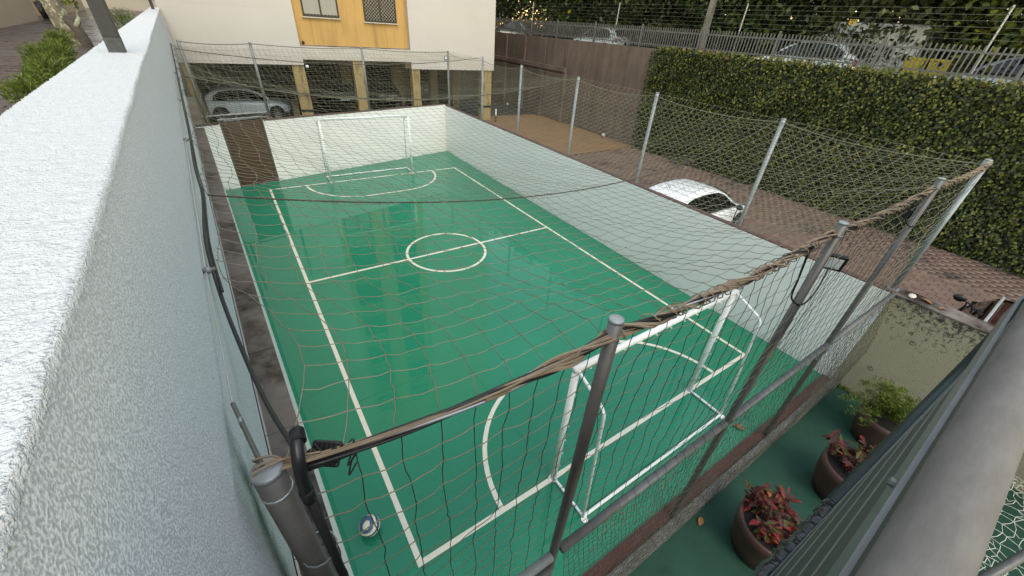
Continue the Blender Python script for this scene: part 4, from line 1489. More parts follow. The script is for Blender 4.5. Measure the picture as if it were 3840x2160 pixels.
def grid_net(G, r, amp, drop, names, mats, parent, n=2, knot=0.0, skip=None):
    """G (I,J,3): twine along i and along j as two parts"""
    for ax, (nm, mm) in enumerate(zip(names, mats)):
        A = G[:-1].reshape(-1, 3) if ax == 0 else G[:, :-1].reshape(-1, 3)
        B = G[1:].reshape(-1, 3) if ax == 0 else G[:, 1:].reshape(-1, 3)
        P, Q = wavy(A, B, amp, n, drop)
        v, q = seg_tubes(P, Q, r)
        o = np_mesh(nm, v, q, mm, parent)
        o["kind"] = "stuff"
    if knot:
        v, f = knots(G.reshape(-1, 3), knot)
        o = np_mesh("knots", v, f, mats[0], parent, k=3)
        o["kind"] = "stuff"


def diamond_net(fn, nu, nv, r, amp, name, m, parent):
    """fn(u, v) -> point; twine runs along both diagonals"""
    I, J = np.meshgrid(np.arange(nu + 1), np.arange(nv + 1), indexing='ij')
    U = (I + .5 * (J % 2)) / nu
    G = fn(np.clip(U, 0, 1), J / nv)
    G = G + rng.normal(0, amp, G.shape) * (np.minimum(J, nv - J) > 0)[..., None]
    A, B = [], []
    for j in range(nv):
        a = G[:, j]
        b_ = G[:, j + 1]
        if j % 2 == 0:
            A += [a, a[1:]]
            B += [b_, b_[:-1]]
        else:
            A += [a, a[:-1]]
            B += [b_, b_[1:]]
    P, Q = wavy(np.concatenate(A), np.concatenate(B), amp * .6, 2)
    v, q = seg_tubes(P, Q, r)
    o = np_mesh(name, v, q, m, parent)
    o["kind"] = "stuff"


def cable_path(x):
    """z of the near top cable"""
    zt = np.interp(x, [-.56, .683, 2.878, 5.168, 7.66], [4.06, 4.0, 4.0, 3.99, 3.95])
    s = np.interp(x, [-.56, .683, 2.878, 5.168, 7.66], [0, 1, 2, 3, 4]) % 1
    return zt - .05 * 4 * s * (1 - s)


# overhead net, hung from seam ropes that run to the wall posts
cn = tag(empty("overhead_net", (3.5, 7, 3.9)), "large sagging square-mesh net stretched over the whole court", "net")
nu, nv = 54, 102
u = np.linspace(0, 1, nu + 1)[:, None] * np.ones((1, nv + 1))
vv = np.linspace(0, 1, nv + 1)[None, :] * np.ones((nu + 1, 1))


def left_edge(y):
    k = np.clip((y + 1.17) / 1.22, 0, 1)
    ins = .19 * np.sin(np.pi * k) * (y < .05)
    k2 = np.clip((y - .05), 0, None)
    ins2 = np.where(y >= .05, .03 + .05 * np.abs(np.sin(k2 * 2.4)), 0)
    xx = np.where(y < .05, -.57 + (-.70 + .57) * k, xw(y) + .02) + ins + ins2
    zz = 4.06 - .26 * np.sin(np.pi * k) * (y < .05) - .03 * np.abs(np.sin(k2 * 2.4))
    return xx, zz


def canopy(u, v):
    yback = 15.2 - .1962 * (7.8 - (-1.2 + 9 * u))
    y = -1.17 + (yback + 1.17) * v
    xL, zL = left_edge(y)
    x = xL + (7.69 - xL) * u
    sup = [np.full_like(u, -1.17), 1.1 + .46 * u, np.full_like(u, 7.05), np.full_like(u, 12.4), yback]
    par = 4 * u * (1 - u)
    zc = [None] * 5
    ze = zL + (3.97 - zL) * u
    zc[0] = cable_path(x)
    for k, s in ((1, .55), (2, .44), (3, .28), (4, .06)):
        zc[k] = ze - s * par
    belly = [.16, .34, .33, .10]
    z = np.zeros_like(u)
    for k in range(4):
        f = np.clip((y - sup[k]) / (sup[k + 1] - sup[k]), 0, 1)
        inside = (y >= sup[k] - 1e-9) & (y <= sup[k + 1] + 1e-9)
        zz = zc[k] * (1 - f) + zc[k + 1] * f - belly[k] * 4 * f * (1 - f) * np.sqrt(np.clip(par, 0, 1))
        z = np.where(inside, zz, z)
    return np.stack([x, y, z], -1)


G = canopy(u, vv)
J = rng.normal(0, .0035, G.shape)
iu = np.arange(nu + 1)[:, None]
iv_ = np.arange(nv + 1)[None, :]
ph1 = rng.uniform(0, 6.28, (nu + 1, 1))
ph2 = rng.uniform(0, 6.28, (1, nv + 1))
J[..., 0] += .011 * np.sin(iv_ * .85 + .6 * ph1) * np.clip(1.2 - G[..., 1] / 9, .25, 1)
J[..., 1] += .010 * np.sin(iu * .55 + .5 * ph2)
J[..., 2] += .012 * np.sin(iu * .9 + iv_ * .35)
J[0] *= .3
J[-1] *= .2
J[:, 0] *= 0
J[:, -1] *= .2
G = G + J
grid_net(G, .0023, .0028, .010, ("cross_twine", "long_twine"), (M['rope'], M['rope']), cn, 3, .0058)


def seam(label, ufn, y_u, r, tv):
    t = tag(empty("seam_rope", (3.5, tv, 3.9)), label, "rope", "seam ropes of the overhead net")
    us = np.linspace(0, 1, 60)
    pts = []
    for uu in us:
        # find v where the canopy meets the seam
        yback = 15.2 - .1962 * (7.8 - (-1.2 + 9 * uu))
        yv = (y_u(uu) + 1.17) / (yback + 1.17)
        p_ = canopy(np.array([[uu]]), np.array([[yv]]))[0, 0]
        pts.append(tuple(p_))
    MB().tube(pts, r, 6).build("rope", M['cablebrown'], t, True)
    b = MB()
    for i in range(0, len(pts) - 1):
        p_, q_ = Vector(pts[i]), Vector(pts[i + 1])
        for k in range(3):
            c_ = p_.lerp(q_, (k + .5) / 3)
            b.tube([c_ + Vector((-.01, 0, .008)), c_ + Vector((0, .007, -.012)), c_ + Vector((.01, -.007, .006))], .0028, 4)
    b.build("lashing", M['rope'], t)["kind"] = "stuff"
    return pts


seamB = seam("dark seam rope crossing the overhead net at midway, lowest in the picture", None, lambda uu: 1.1 + .46 * uu, .006, 1.3)
seam("seam rope of the overhead net crossing in front of the garage columns", None, lambda uu: 7.05, .007, 7.05)
seam("upper seam rope of the overhead net against the white beam", None, lambda uu: 12.4, .008, 12.4)

# side nets
t = tag(empty("fence_net", (7.8, 7, HW)), "diamond-mesh net hanging between the posts on the driveway wall", "net")


def rightnet(u, v):
    y = -1.1 + 16.1 * u
    k = np.interp(y, [-1.14] + [q[1] for q in RP] + [15.02], [0, 1, 2, 3, 4, 5, 6]) % 1
    zt = 3.93 - .10 * 4 * k * (1 - k)
    z = 1.97 + (zt - 1.97) * v
    x = 7.665 + .025 * np.sin(y * 1.3) * np.sin(np.pi * v)
    return np.stack([x, y, z], -1)


diamond_net(rightnet, 112, 26, .0026, .0035, "twine", M['rope'], t)
MB().tube([tuple(rightnet(np.array(q), np.array(1.0))) for q in np.linspace(0, 1, 90)], .006, 5).build("top_rope", M['rope'], t, True)

t = tag(empty("fence_net", (3.4, 14.4, 2)), "square-mesh net between the posts above the far wall", "net")


def farnet(u, v):
    x = -1.1 + 8.8 * u
    y = 13.58 + 1.46 * u
    k = np.interp(x, [-1.1, .62, 4.1, 7.82], [0, 1, 2, 3]) % 1
    zt = np.interp(x, [-1.1, .62, 4.1, 7.82], [4.12, 4.10, 4.02, 3.95]) - .05 * 4 * k * (1 - k)
    z = 2.0 + (zt - 2.0) * v
    return np.stack([x + .08 * np.sin(np.pi * v), y - .10 * np.sin(np.pi * v), z], -1)


ug, vg = np.meshgrid(np.linspace(0, 1, 66), np.linspace(0, 1, 16), indexing='ij')
Gf = farnet(ug, vg) + rng.normal(0, .005, (66, 16, 3))
grid_net(Gf, .0026, .003, .004, ("cross_twine", "upright_twine"), (M['rope'], M['rope']), t)
MB().tube([tuple(farnet(np.array(q), np.array(1.0))) for q in np.linspace(0, 1, 60)], .009, 5).build("top_rope", M['cablebrown'], t, True)

t = tag(empty("fence_net", (3.5, YN, HW)), "square-mesh net of the near fence above the pipe rail", "net")
ug, vg = np.meshgrid(np.linspace(0, 1, 61), np.linspace(0, 1, 16), indexing='ij')
X = -.52 + 8.14 * ug
Z = HW + .02 + (cable_path(X) - HW - .03) * vg
Y = YN - .0 + .05 * np.sin(np.pi * vg) * np.sin(X * 1.9)
Gn = np.stack([X, Y, Z], -1)
jj = rng.normal(0, .006, Gn.shape)
jj[:, 0] *= .2
jj[:, -1] *= .2
Gn = Gn + jj
grid_net(Gn, .0023, .0025, .013, ("cross_twine", "upright_twine"), (M['rope'], M['ropedark']), t, 3, .0055)

t = tag(empty("fence_net", (4.0, YN - .1, .9)), "fine dark mesh net hanging from the pipe rail down to the kerb", "net")
nU, nV = 140, 38
ug, vg = np.meshgrid(np.linspace(0, 1, nU), np.linspace(0, 1, nV), indexing='ij')
X = .76 + 6.70 * ug + .05 * np.sin(vg * 4) * np.sin(ug * 20)
Z = HW - .03 - (HW - .12) * vg ** .92
Y = YN - .04 - .13 * vg ** 2 - (.10 + .05 * np.sin(X * 1.7)) * np.sin(np.pi * vg) ** 1.4
Gl = np.stack([X, Y, Z], -1) + rng.normal(0, .005, (nU, nV, 3))
grid_net(Gl, .0022, .003, .004, ("cross_twine", "upright_twine"), (M['ropedark'], M['ropedark']), t)
b = MB()
for i in range(26):
    x0 = random.choice((1.3, 2.2, 3.1, 4.1, 4.9)) + random.uniform(-.35, .35)
    p0 = Vector((x0, YN - .05, HW - random.uniform(-.02, .22)))
    pts = [p0]
    for k in range(9):
        p0 = p0 + Vector((random.uniform(-.045, .045), random.uniform(-.015, .015), random.uniform(-.045, .03)))
        pts.append(p0)
    b.tube(pts, .0022, 4)
o = b.build("frayed_twine", M['rope'], t)
o["kind"] = "stuff"

# ------------------------------------------------------------------ rope bundle and cables
t = tag(empty("rope_bundle", (3.5, YN, 4.0)), "thick twisted bundle of tan cords along the top of the near fence", "rope")
for k in range(11):
    ph = k * 2.1
    xs_ = np.arange(.05, 7.62, .035)
    amp = .017 + .007 * math.sin(k * 3)
    tw = 9 + 2.5 * math.sin(k)
    pts = []
    for x in xs_:
        a = ph + tw * x + .7 * math.sin(x * 5 + k)
        rr = amp * (1 + .45 * math.sin(x * 3.7 + k * 1.3)) * min(1, (x + .05) / .7 + .25)
        pts.append((x, YN - .005 + rr * math.cos(a), float(cable_path(np.array(x))) + rr * math.sin(a) + .004))
    MB().tube(pts, .0055 if k % 3 else .007, 5).build("cord", M['ropetan'] if k % 4 else M['cable'], t)
b = MB()
for i in range(70):
    x = random.uniform(.5, 7.4)
    z = float(cable_path(np.array(x)))
    pts = [(x + q * .012 + random.uniform(-.01, .01), YN + .036 * math.cos(q), z + .034 * math.sin(q)) for q in np.linspace(0, 5.5, 9)]
    b.tube(pts, .0035, 4)
b.build("lashing", M['ropetan'], t)["kind"] = "stuff"

t = tag(empty("power_cable", (.2, YN, 4.0)), "black cables and steel wire stretched from the thick corner post along the near fence", "cable")
for k in range(4):
    pts = []
    for x in np.arange(-.52, 1.6 if k < 3 else 3.0, .06):
        a = k * 1.6 + 4 * x
        pts.append((x, YN + .012 * math.cos(a), float(cable_path(np.array(x))) + .012 * math.sin(a) - .004))
    MB().tube(pts, (.009, .007, .006, .005)[k], 6).build("strand", M['cable'] if k != 2 else M['steelrod'], t, True)
for k in range(3):
    pts = [(-.56 + (x + .56), YN + .02 - .02 * k, float(cable_path(np.array(x))) + .018 * k - .012 * math.sin(3 * (x + .5))) for x in np.arange(-.56, .5, .08)]
    MB().tube(pts, .0038, 5).build("tan_cord", M['ropetan'], t)

for k in (0, 2, 5):
    a0 = .25 * k
    MB().tube(smooth_path([(-.636 + .004 * k, -1.185 + .012 * k, 4.07), (-.618, -1.175 + .008 * k, 4.094), (-.575, -1.172 + .005 * k, 4.096), (-.54, -1.168, 4.088 - .004 * k), (-.47, YN + .01 * math.cos(a0 * 9), 4.06 + .008 * math.sin(a0 * 9))], 5), .0032, 5).build("tan_cord", M['ropetan'], t)
for k in range(5):
    g_ = random.Random(k)
    p_ = Vector((-.50 + .03 * k, YN + .01, 4.05))
    path = [p_]
    for q_ in range(6):
        p_ = p_ + Vector((g_.uniform(-.03, .035), g_.uniform(-.02, .04), g_.uniform(-.06, .015)))
        path.append(p_)
    MB().tube(smooth_path(path, 4), .003, 5).build("loose_wire", M['cable'], t)
t = tag(empty("power_cable", (-.65, 2, 3.9)), "thick black cable looping along the foot of the grey parapet", "cable")


ctrl = [(-.53, -1.13, 4.02), (-.54, -1.02, 3.93), (-.60, -.72, 3.86), (-.655, -.35, 3.84), (-.69, -.02, 3.95), (xw(.5) + .02, .5, 4.0), (xw(1.2) + .05, 1.2, 4.02), (xw(2) + .03, 2.0, 3.98),
        (xw(3.2) + .04, 3.2, 4.0), (xw(6) + .03, 6, 4.0), (xw(9.5) + .03, 9.5, 4.02), (xw(13.4) + .03, 13.4, 4.08)]
MB().tube(smooth_path(ctrl), .0085, 8).build("cable", M['cable'], t, True)
ctrl2 = [(p_[0] + .012, p_[1], p_[2] + .016 * (-1) ** i) for i, p_ in enumerate(ctrl[4:])]
MB().tube(smooth_path(ctrl2), .006, 6).build("thin_cable", M['cable'], t, True)

t = tag(empty("stay_wire", (-.7, 0, 4.0)), "pale stay wire with hooks along the grey parapet face", "wire")
ctrl = [(-.602, -1.16, 4.092), (-.660, -.86, 4.055), (xw(.035) + .012, .035, 4.06)]
MB().tube([ctrl[0], ctrl[1]], .0065, 6).build("clamp_rod", M['darkpost'], t)
MB().tube(ctrl[1:], .0032, 6).build("wire", M['steelrod'], t)
MB().tube([ctrl[2], (xw(1.1) + .012, 1.1, 4.06), (xw(2.6) + .012, 2.6, 4.06), (xw(13.4) + .012, 13.4, 4.1)], .004, 6).build("wire", M['steelrod'], t)
for (yy, s) in ((.035, 1), (2.55, .8), (4.6, .8), (7.2, .8)):
    MB().tube([(xw(yy) - .01, yy, 4.06), (xw(yy) + .05 * s, yy, 4.06)], .010, 6).build("wall_hook", M['darkpost'], t)
    MB().sphere((xw(yy) + .02, yy, 4.06), .018, 8, 6).build("bolt", M['galv'], t, True)
MB().tube([(-.642, -.955 + .014 * math.cos(a), 4.057 + .018 * math.sin(a)) for a in np.linspace(0, 6.28, 10)], .005, 5).build("clamp", M['galvlight'], t)

t = tag(empty("conduit", (-.545, -1.23, 3.0)), "black corrugated conduit with an elbow strapped to the thick corner post", "conduit")
MB().tube(smooth_path([(-.505, -1.13, 4.135), (-.512, -1.165, 4.135), (-.520, -1.205, 4.105), (-.526, -1.222, 4.05), (-.528, -1.224, 3.99)], 5), .0165, 12).build("elbow", M['blackplastic'], t, True)
b = MB()
for i in range(6):
    yy = -1.132 - i * .007
    b.lathe([(.0168, yy), (.0195, yy - .0015), (.0195, yy - .004), (.0168, yy - .0055)], (-.507, 0, 4.135), 12, axis='y')
b.build("corrugation", M['blackplastic'], t)
MB().tube([(-.528, -1.224, 4.0), (-.528, -1.224, 1.96)], .0135, 12).build("pipe", M['blackplastic'], t, True)
MB().tube([(-.528, -1.224, 4.005), (-.528, -1.224, 3.955)], .0185, 12).build("coupling", M['blackplastic'], t, True)
MB().tube([(-.595 + .055 * math.cos(a) + .03, -1.165 + .055 * math.sin(a) - .02, 3.62) for a in np.linspace(0, 6.28, 14)], .0025, 4).build("tie_wire", M['steelrod'], t)


# ------------------------------------------------------------------ floodlights
def flood(label, loc, rot, s=1.0):
    t = tag(empty("floodlight", loc), label, "floodlight", "floodlights on the fence posts")
    X0 = .09 * s
    def P(b, nm, mm, sm=False, bv=0.0):
        o = MB.build.__get__(b)(nm, mm, None, sm, bv)
        o.parent = t
        return o
    P(MB().box(-X0, X0, -.022 * s, .022 * s, -.075 * s, .075 * s), "housing", M['blackplastic'], bv=.006)
    P(MB().box(-X0 * .70, X0 * .70, -.0255 * s, -.0222 * s, -.052 * s, .052 * s), "lens", M['glasslens'])
    for i in range(6):
        xx = -X0 * .8 + i * X0 * .32
        P(MB().box(xx - .003, xx + .003, .0222 * s, .04 * s, -.065 * s, .065 * s), "cooling_fin", M['blackplastic'])
    P(MB().tube([(-X0 - .008, 0, -.0), (-X0 - .008, .07 * s, .03 * s), (X0 + .008, .07 * s, .03 * s), (X0 + .008, 0, 0)], .007, 6), "bracket", M['blackplastic'])
    t.rotation_euler = rot
    return t


flood("black floodlight hanging under the cables at the thick corner post", (-.462, -1.06, 3.90), (R(128), 0, R(-35)), .52)
flood("black floodlight on the dark post right of the near goal", (3.50, -1.13, 3.57), (R(8), 0, R(-58)), .95)
flood("black floodlight on the post by the driveway wall end", (5.5, -1.12, 3.62), (R(20), 0, R(35)), 1.15)
flood("small floodlight at the far right corner post", (7.70, 15.18, 3.72), (R(-30), 0, R(-30)), 1.1)
for (lab, c_) in (("black wire loop hanging from the rope bundle to the floodlight right of the near goal",
                   [(2.55, YN, 3.98), (2.62, YN - .01, 3.72), (2.72, YN - .01, 3.50), (2.90, YN - .05, 3.40), (3.20, YN - .02, 3.42), (3.48, YN + .05, 3.52)]),
                  ("black wire from the rope bundle down to the floodlight by the driveway wall",
                   [(4.7, YN, 3.97), (4.85, YN, 3.72), (5.1, YN - .045, 3.60), (5.42, YN + .04, 3.64)])):
    o = MB().tube(smooth_path(c_), .007, 6).build("light_wire", M['cable'], None, True)
    tag(o, lab, "wire")

# ------------------------------------------------------------------ planters
def planter(label, x, y, r, h_, name="planter"):
    t = tag(empty(name, (x, y, 0)), label, "planter", "terracotta planters on the apron")
    MB().lathe([(.001, .0), (r * .72, .0), (r * .86, h_ * .35), (r * .98, h_ * .8), (r, h_), (r * .90, h_ + .004), (r * .87, h_ - .03), (r * .86, h_ - .09)], (x, y, 0), 40).build("bowl", M['pot'], t, True)
    MB().lathe([(.001, h_ - .07), (r * .5, h_ - .06), (r * .868, h_ - .08)], (x, y, 0), 24).build("soil", M['soil'], t, True)


PL = [(3.46, -1.98, .37, .58), (5.12, -2.20, .37, .58), (6.62, -2.12, .34, .52)]
for (x, y, r, h_), lab in zip(PL, ("round terracotta planter with the red croton nearest the camera", "round terracotta planter with the second croton, partly behind the grey railing", "round planter with the feathery fern by the olive wall")):
    planter(lab, x, y, r, h_)


def leaf_mesh(name, l, w, fold, m):
    """pointed leaf with a raised midrib fold"""
    b = MB()
    n = 6
    prof = [(0, .12), (.18, .62), (.42, 1.0), (.65, .86), (.85, .45), (1, .02)]
    for (q, ww) in prof:
        z = .06 * l * math.sin(q * 3.1)
        b.v += [(q * l, -w * ww, z + fold * w * ww), (q * l, 0, z), (q * l, w * ww, z + fold * w * ww)]
    for i in range(n - 1):
        a = i * 3
        b.f += [(a, a + 3, a + 4, a + 1), (a + 1, a + 4, a + 5, a + 2)]
    return b


def croton_mat(name, base, edge, vein):
    m, nt, p = new_mat(name)
    tc = nt.nodes.new("ShaderNodeTexCoord")
    sp_ = nt.nodes.new("ShaderNodeSeparateXYZ")
    nt.links.new(tc.outputs['Object'], sp_.inputs[0])
    w_ = nt.nodes.new("ShaderNodeTexWave")
    w_.inputs['Scale'].default_value = 22
    w_.inputs['Distortion'].default_value = 1.5
    mp = nt.nodes.new("ShaderNodeMapping")
    mp.inputs['Rotation'].default_value = (0, 0, .5)
    nt.links.new(tc.outputs['Object'], mp.inputs[0])
    nt.links.new(mp.outputs[0], w_.inputs[0])
    mid = _ramp(nt, _math(nt, 'ABSOLUTE', sp_.outputs[1]), .002, .007, (1, 1, 1), (0, 0, 0))
    fac = _math(nt, 'MAXIMUM', mid, _ramp(nt, w_.outputs['Fac'], .74, .90))
    c = _mix(nt, _ramp(nt, _noise(nt, 14, 3, .6, tc.outputs['Object']), .4, .65), base, edge)
    c = _mix(nt, fac, c, vein)
    h = nt.nodes.new("ShaderNodeHueSaturation")
    nt.links.new(c, h.inputs['Color'])
    rn = nt.nodes.new("ShaderNodeObjectInfo").outputs['Random']
    nt.links.new(_math(nt, 'MULTIPLY_ADD', rn, .7), h.inputs['Value'])
    h.inputs['Value'].links[0].from_node.inputs[2].default_value = .6
    nt.links.new(h.outputs[0], p.inputs['Base Color'])
    p.inputs['Specular IOR Level'].default_value = .2
    p.inputs['Roughness'].default_value = .55
    return m


CM = [croton_mat("croton_red", (0.12, 0.009, 0.014), (0.05, 0.008, 0.009), (0.27, 0.035, 0.03)),
      croton_mat("croton_dark", (0.018, 0.012, 0.010), (0.03, 0.014, 0.012), (0.10, 0.02, 0.02)),
      croton_mat("croton_olive", (0.03, 0.028, 0.009), (0.02, 0.02, 0.008), (0.13, 0.09, 0.025)),
      croton_mat("croton_orange", (0.15, 0.03, 0.018), (0.08, 0.018, 0.013), (0.28, 0.10, 0.035)),
      croton_mat("croton_green", (0.03, 0.06, 0.012), (0.05, 0.08, 0.016), (0.13, 0.16, 0.04))]


def croton(label, x, y, z, r, hh, n, seed, weights):
    g = random.Random(seed)
    t = tag(empty("croton_plant", (x, y, z)), label, "plant", "potted plants on the apron")
    b = MB()
    stems = []
    for k in range(11):
        a, rr = g.uniform(0, 6.28), r * math.sqrt(g.random()) * .8
        tip = Vector((x + rr * math.cos(a) * 1.2, y + rr * math.sin(a) * 1.2, z + hh * g.uniform(.5, 1)))
        base = Vector((x + rr * .5 * math.cos(a), y + rr * .5 * math.sin(a), z - .06))
        stems.append((base, tip))
        b.tube([base, base.lerp(tip, .5) + Vector((.02, 0, 0)), tip], [.011, .008, .005], 5)
    b.build("stem", M['bark2'], t)
    protos = [None] * 5
    for i in range(n):
        st = g.choice(stems)
        f = g.uniform(.35, 1.02)
        p_ = st[0].lerp(st[1], f) + Vector((g.gauss(0, .03), g.gauss(0, .03), g.gauss(0, .02)))
        k = g.choices(range(5), weights)[0]
        if protos[k] is None:
            o = leaf_mesh("leaf", .125, .027, .35, CM[k]).build("leaf", CM[k], None, True)
            o.parent = t
            protos[k] = o
        else:
            o = protos[k].copy()
            col.objects.link(o)
            o.parent = t
        o.location = p_ - Vector((x, y, z))
        s = g.uniform(.55, 1.1)
        o.scale = (s, s * g.uniform(.85, 1.2), s)
        o.rotation_euler = (g.uniform(-.5, .5), g.uniform(-.9, .5) + .25, g.uniform(0, 6.28))


croton("red and dark croton bushing out of the planter nearest the camera", 3.46, -1.96, .54, .36, .30, 330, 3, (5, 6, 3, 1.2, .6))
croton("darker croton with red and olive leaves in the second planter", 5.12, -2.14, .54, .34, .30, 280, 5, (3, 6, 4, 1.2, 1))
t = tag(empty("fern_plant", (6.60, -2.05, .50)), "feathery green fern in the planter by the olive wall", "plant", "potted plants on the apron")
g = random.Random(9)
protos = []
for v_ in range(4):
    gr = np.random.default_rng(60 + v_)
    ln = .48
    q = gr.uniform(.1, 1, 170)
    ax = np.stack([q * ln, np.zeros(170), .20 * np.sin(q * 2.4) - .06 * q ** 3], 1)
    side = gr.uniform(-1, 1, 170) * .10 * np.sin(np.pi * np.clip(q, .05, 1)) ** .7
    c_ = ax + np.stack([gr.normal(0, .012, 170), side, gr.normal(0, .02, 170)], 1)
    a_ = nrm(np.stack([gr.normal(.6, .3, 170), np.sign(side) * 1.0, gr.normal(.2, .4, 170)], 1))
    n_ = nrm(gr.normal(0, .5, (170, 3)) + np.array([0, 0, 1]))
    b_ = nrm(np.cross(n_, a_))
    vv_, qq_ = leaf_quads(c_, a_, b_, gr.uniform(.035, .07, 170), gr.uniform(.008, .014, 170))
    protos.append((vv_, qq_))
first = [None] * 4
for i in range(34):
    k = i % 4
    if first[k] is None:
        o = np_mesh("frond", protos[k][0], protos[k][1], M['shrub'])
        first[k] = o
    else:
        o = first[k].copy()
        col.objects.link(o)
    o.parent = t
    o.location = (g.uniform(-.12, .12), g.uniform(-.12, .12), g.uniform(-.02, .06))
    o.rotation_euler = (g.uniform(-.3, .3), g.uniform(-.7, .15), g.uniform(0, 6.28))
    s = g.uniform(.8, 1.35)
    o.scale = (s, s, s)

# weeds at the foot of the olive wall and fallen leaves
t = tag(empty("weeds", (7.45, -1.6, 0)), "small green weeds along the foot of the olive wall", "weeds", kind="stuff")
n_ = 220
yy = -1.25 - np.abs(rng.normal(0, .35, n_))
c_ = np.stack([7.49 - np.abs(rng.normal(0, .04, n_)), yy, np.abs(rng.normal(.02, .02, n_))], 1)
a_ = nrm(rng.normal(0, 1, (n_, 3)))
b_ = nrm(np.cross(nrm(rng.normal(0, .5, (n_, 3)) + np.array([-.3, 0, 1])), a_))
v_, q_ = leaf_quads(c_, a_, b_, rng.uniform(.02, .05, n_), rng.uniform(.015, .03, n_))
np_mesh("weed_leaves", v_, q_, M['shrub'], t)
for (x, y, z, s, rz, lab) in ((3.10, -1.46, .012, 1.0, .4, "dry orange leaf lying on the dark green apron"),
                              (5.0, -.98, .012, 1.5, 2.0, "large brown leaf by the red band under the near net"),
                              (7.66, -1.62, HW + .012, 1.2, 1.2, "reddish dead leaf on top of the olive wall"),
                              (7.70, -1.78, HW + .012, 1.0, 2.6, "yellow-brown dead leaf on top of the olive wall, further from the corner")):
    b = leaf_mesh("fallen_leaf", .13, .036, .25, None)
    o = b.build("fallen_leaf", M['deadleaf'], None, True)
    o.location = (x, y, z)
    o.scale = (s, s, s)
    o.rotation_euler = (.05, 0, rz)
    tag(o, lab, "leaf")
o = MB().sphere((0, 0, 0), .5, 10, 6, (.16, .10, .05)).build("plaster_chip", M['cream'], None)
o.location = (7.66, -1.38, HW + .012)
tag(o, "pale broken plaster chip on top of the olive wall by the corner post", "rubble")

# ------------------------------------------------------------------ grey railing in the foreground
t = tag(empty("balcony_railing", (1.5, -2.06, 3.2)), "blurred grey pipe railing with ribbed sheet panel in the right foreground", "railing")
bend = lambda x: .0125 * x if x < 1 else .0125 - .045 * (x - 1)      # the railing turns slightly away
MB().tube([(x, -2.0722 + bend(x), 4.618) for x in np.linspace(-1.6, 5.4, 36)], .0362, 32).build("handrail_pipe", M['railpipe'], t, True)
b = MB()
for i in range(35):
    x0, x1 = -1.6 + .2 * i, -1.4 + .2 * i
    b.bar((x0, -2.030 + bend(x0), 4.586), (x1, -2.030 + bend(x1), 4.586), .006, .05)
b.build("flat_bar", M['railgrey'], t)
# louvred panel between the flat bar and the bottom tube
def rail_pt(x, f, off=0.0):
    ya = -2.056 + bend(x)
    ybt = -2.026 - .0405 * x
    return Vector((x, ya + (ybt - ya) * f + off, 4.565 + (3.23 - 4.565) * f))


b = MB()
for i in range(34):
    for j in range(12):
        x0, x1, f0, f1 = -1.4 + .2 * i, -1.2 + .2 * i, j / 12, (j + 1) / 12
        b.poly([rail_pt(x0, f0), rail_pt(x0, f1), rail_pt(x1, f1), rail_pt(x1, f0)])
o = b.build("backing_sheet", M['sheetdark'], t)
sd_ = o.modifiers.new("thickness", 'SOLIDIFY')
sd_.thickness = .004
sd_.offset = -1
for f in (.055, .12, .20, .30, .43, .60, .82):
    dp = .003 + .003 * f
    b = MB()
    for i in range(34):
        p0, p1 = rail_pt(-1.4 + .2 * i, f), rail_pt(-1.2 + .2 * i, f)
        b.obox(p0 + Vector((0, .0008, -.012)), p1 - p0, (0, dp, -.001), (0, 0, .02))
    b.build("slat", M['sheet'], t)
MB().tube([(1.5, -2.079, 3.2), (5.4, -2.237, 3.2)], .041, 14).build("bottom_tube", M['greenpipe'], t, True)
pts = []
rs = []
for x in np.arange(-.8, 1.56, .012):
    pts.append((x, -2.018 - .0405 * x + random.uniform(-.003, .003), 3.2 + random.uniform(-.003, .003)))
    rs.append(.036 + .006 * math.sin(x * 60 + 2 * math.sin(x * 23)) + random.uniform(0, .004))
MB().tube(pts, rs, 12).build("black_wrap", M['blackwrap'], t, True)
for x in (-.2, .18, 1.2):
    MB().lathe([(.001, -2.026), (.007, -2.026), (.007, -2.018), (.001, -2.016)], (x, 0, 4.60), 8, axis='y').build("bolt", M['darkpost'], t)

# folded spare goal seen past the railing, bottom right corner
t = tag(empty("folded_goal", (6.6, -3.4, 0)), "folded white goal and netting on the apron beyond the railing, bottom right corner", "goal")
MB().tube([(5.0, -3.05, .35), (7.4, -3.32, .45)], .03, 8).build("white_bar", M['white'], t, True)
ug, vg = np.meshgrid(np.linspace(0, 1, 20), np.linspace(0, 1, 16), indexing='ij')
Gg = np.stack([5.0 + 2.3 * ug, -3.10 - 1.3 * vg - .2 * ug, .40 - .33 * vg + .06 * np.sin(ug * 9 + vg * 5)], -1) + rng.normal(0, .02, (20, 16, 3))
grid_net(Gg, .004, .02, 0, ("cross_twine", "long_twine"), (M['netwhite'], M['netwhite']), t)
MB().tube([(3.2, -3.0, 1.35), (6.0, -3.75, 1.6)], .035, 10).build("dark_tube", M['darkpost'], t, True)

# ------------------------------------------------------------------ terrace beyond the parapet
ZT = 4.1
t = tag(empty("courtyard_building", (-9, 20, ZT)), "beige blank wall of a low building at the upper left edge", "building")
b = MB()
b.hexa([(-12, 12, ZT), (-4.85, 12, ZT), (-5.42, 22.4, ZT), (-12, 22.4, ZT), (-12, 12, 9), (-4.85, 12, 9), (-5.42, 22.4, 9), (-12, 22.4, 9)])
b.build("wall", M['beige'], t)
MB().box(-12, -4.9, 11.9, 22.5, 9.001, 9.2).build("roof", M['coping'], t)
t = tag(empty("courtyard_building", (-9, 33, ZT)), "beige building wall behind the lichen-covered tree", "building")
b = MB()
b.hexa([(-14, 26.5, ZT), (-5.95, 26.5, ZT), (-6.75, 41, ZT), (-14, 41, ZT), (-14, 26.5, 9), (-5.95, 26.5, 9), (-6.75, 41, 9), (-14, 41, 9)])
b.build("wall", M['beige'], t)
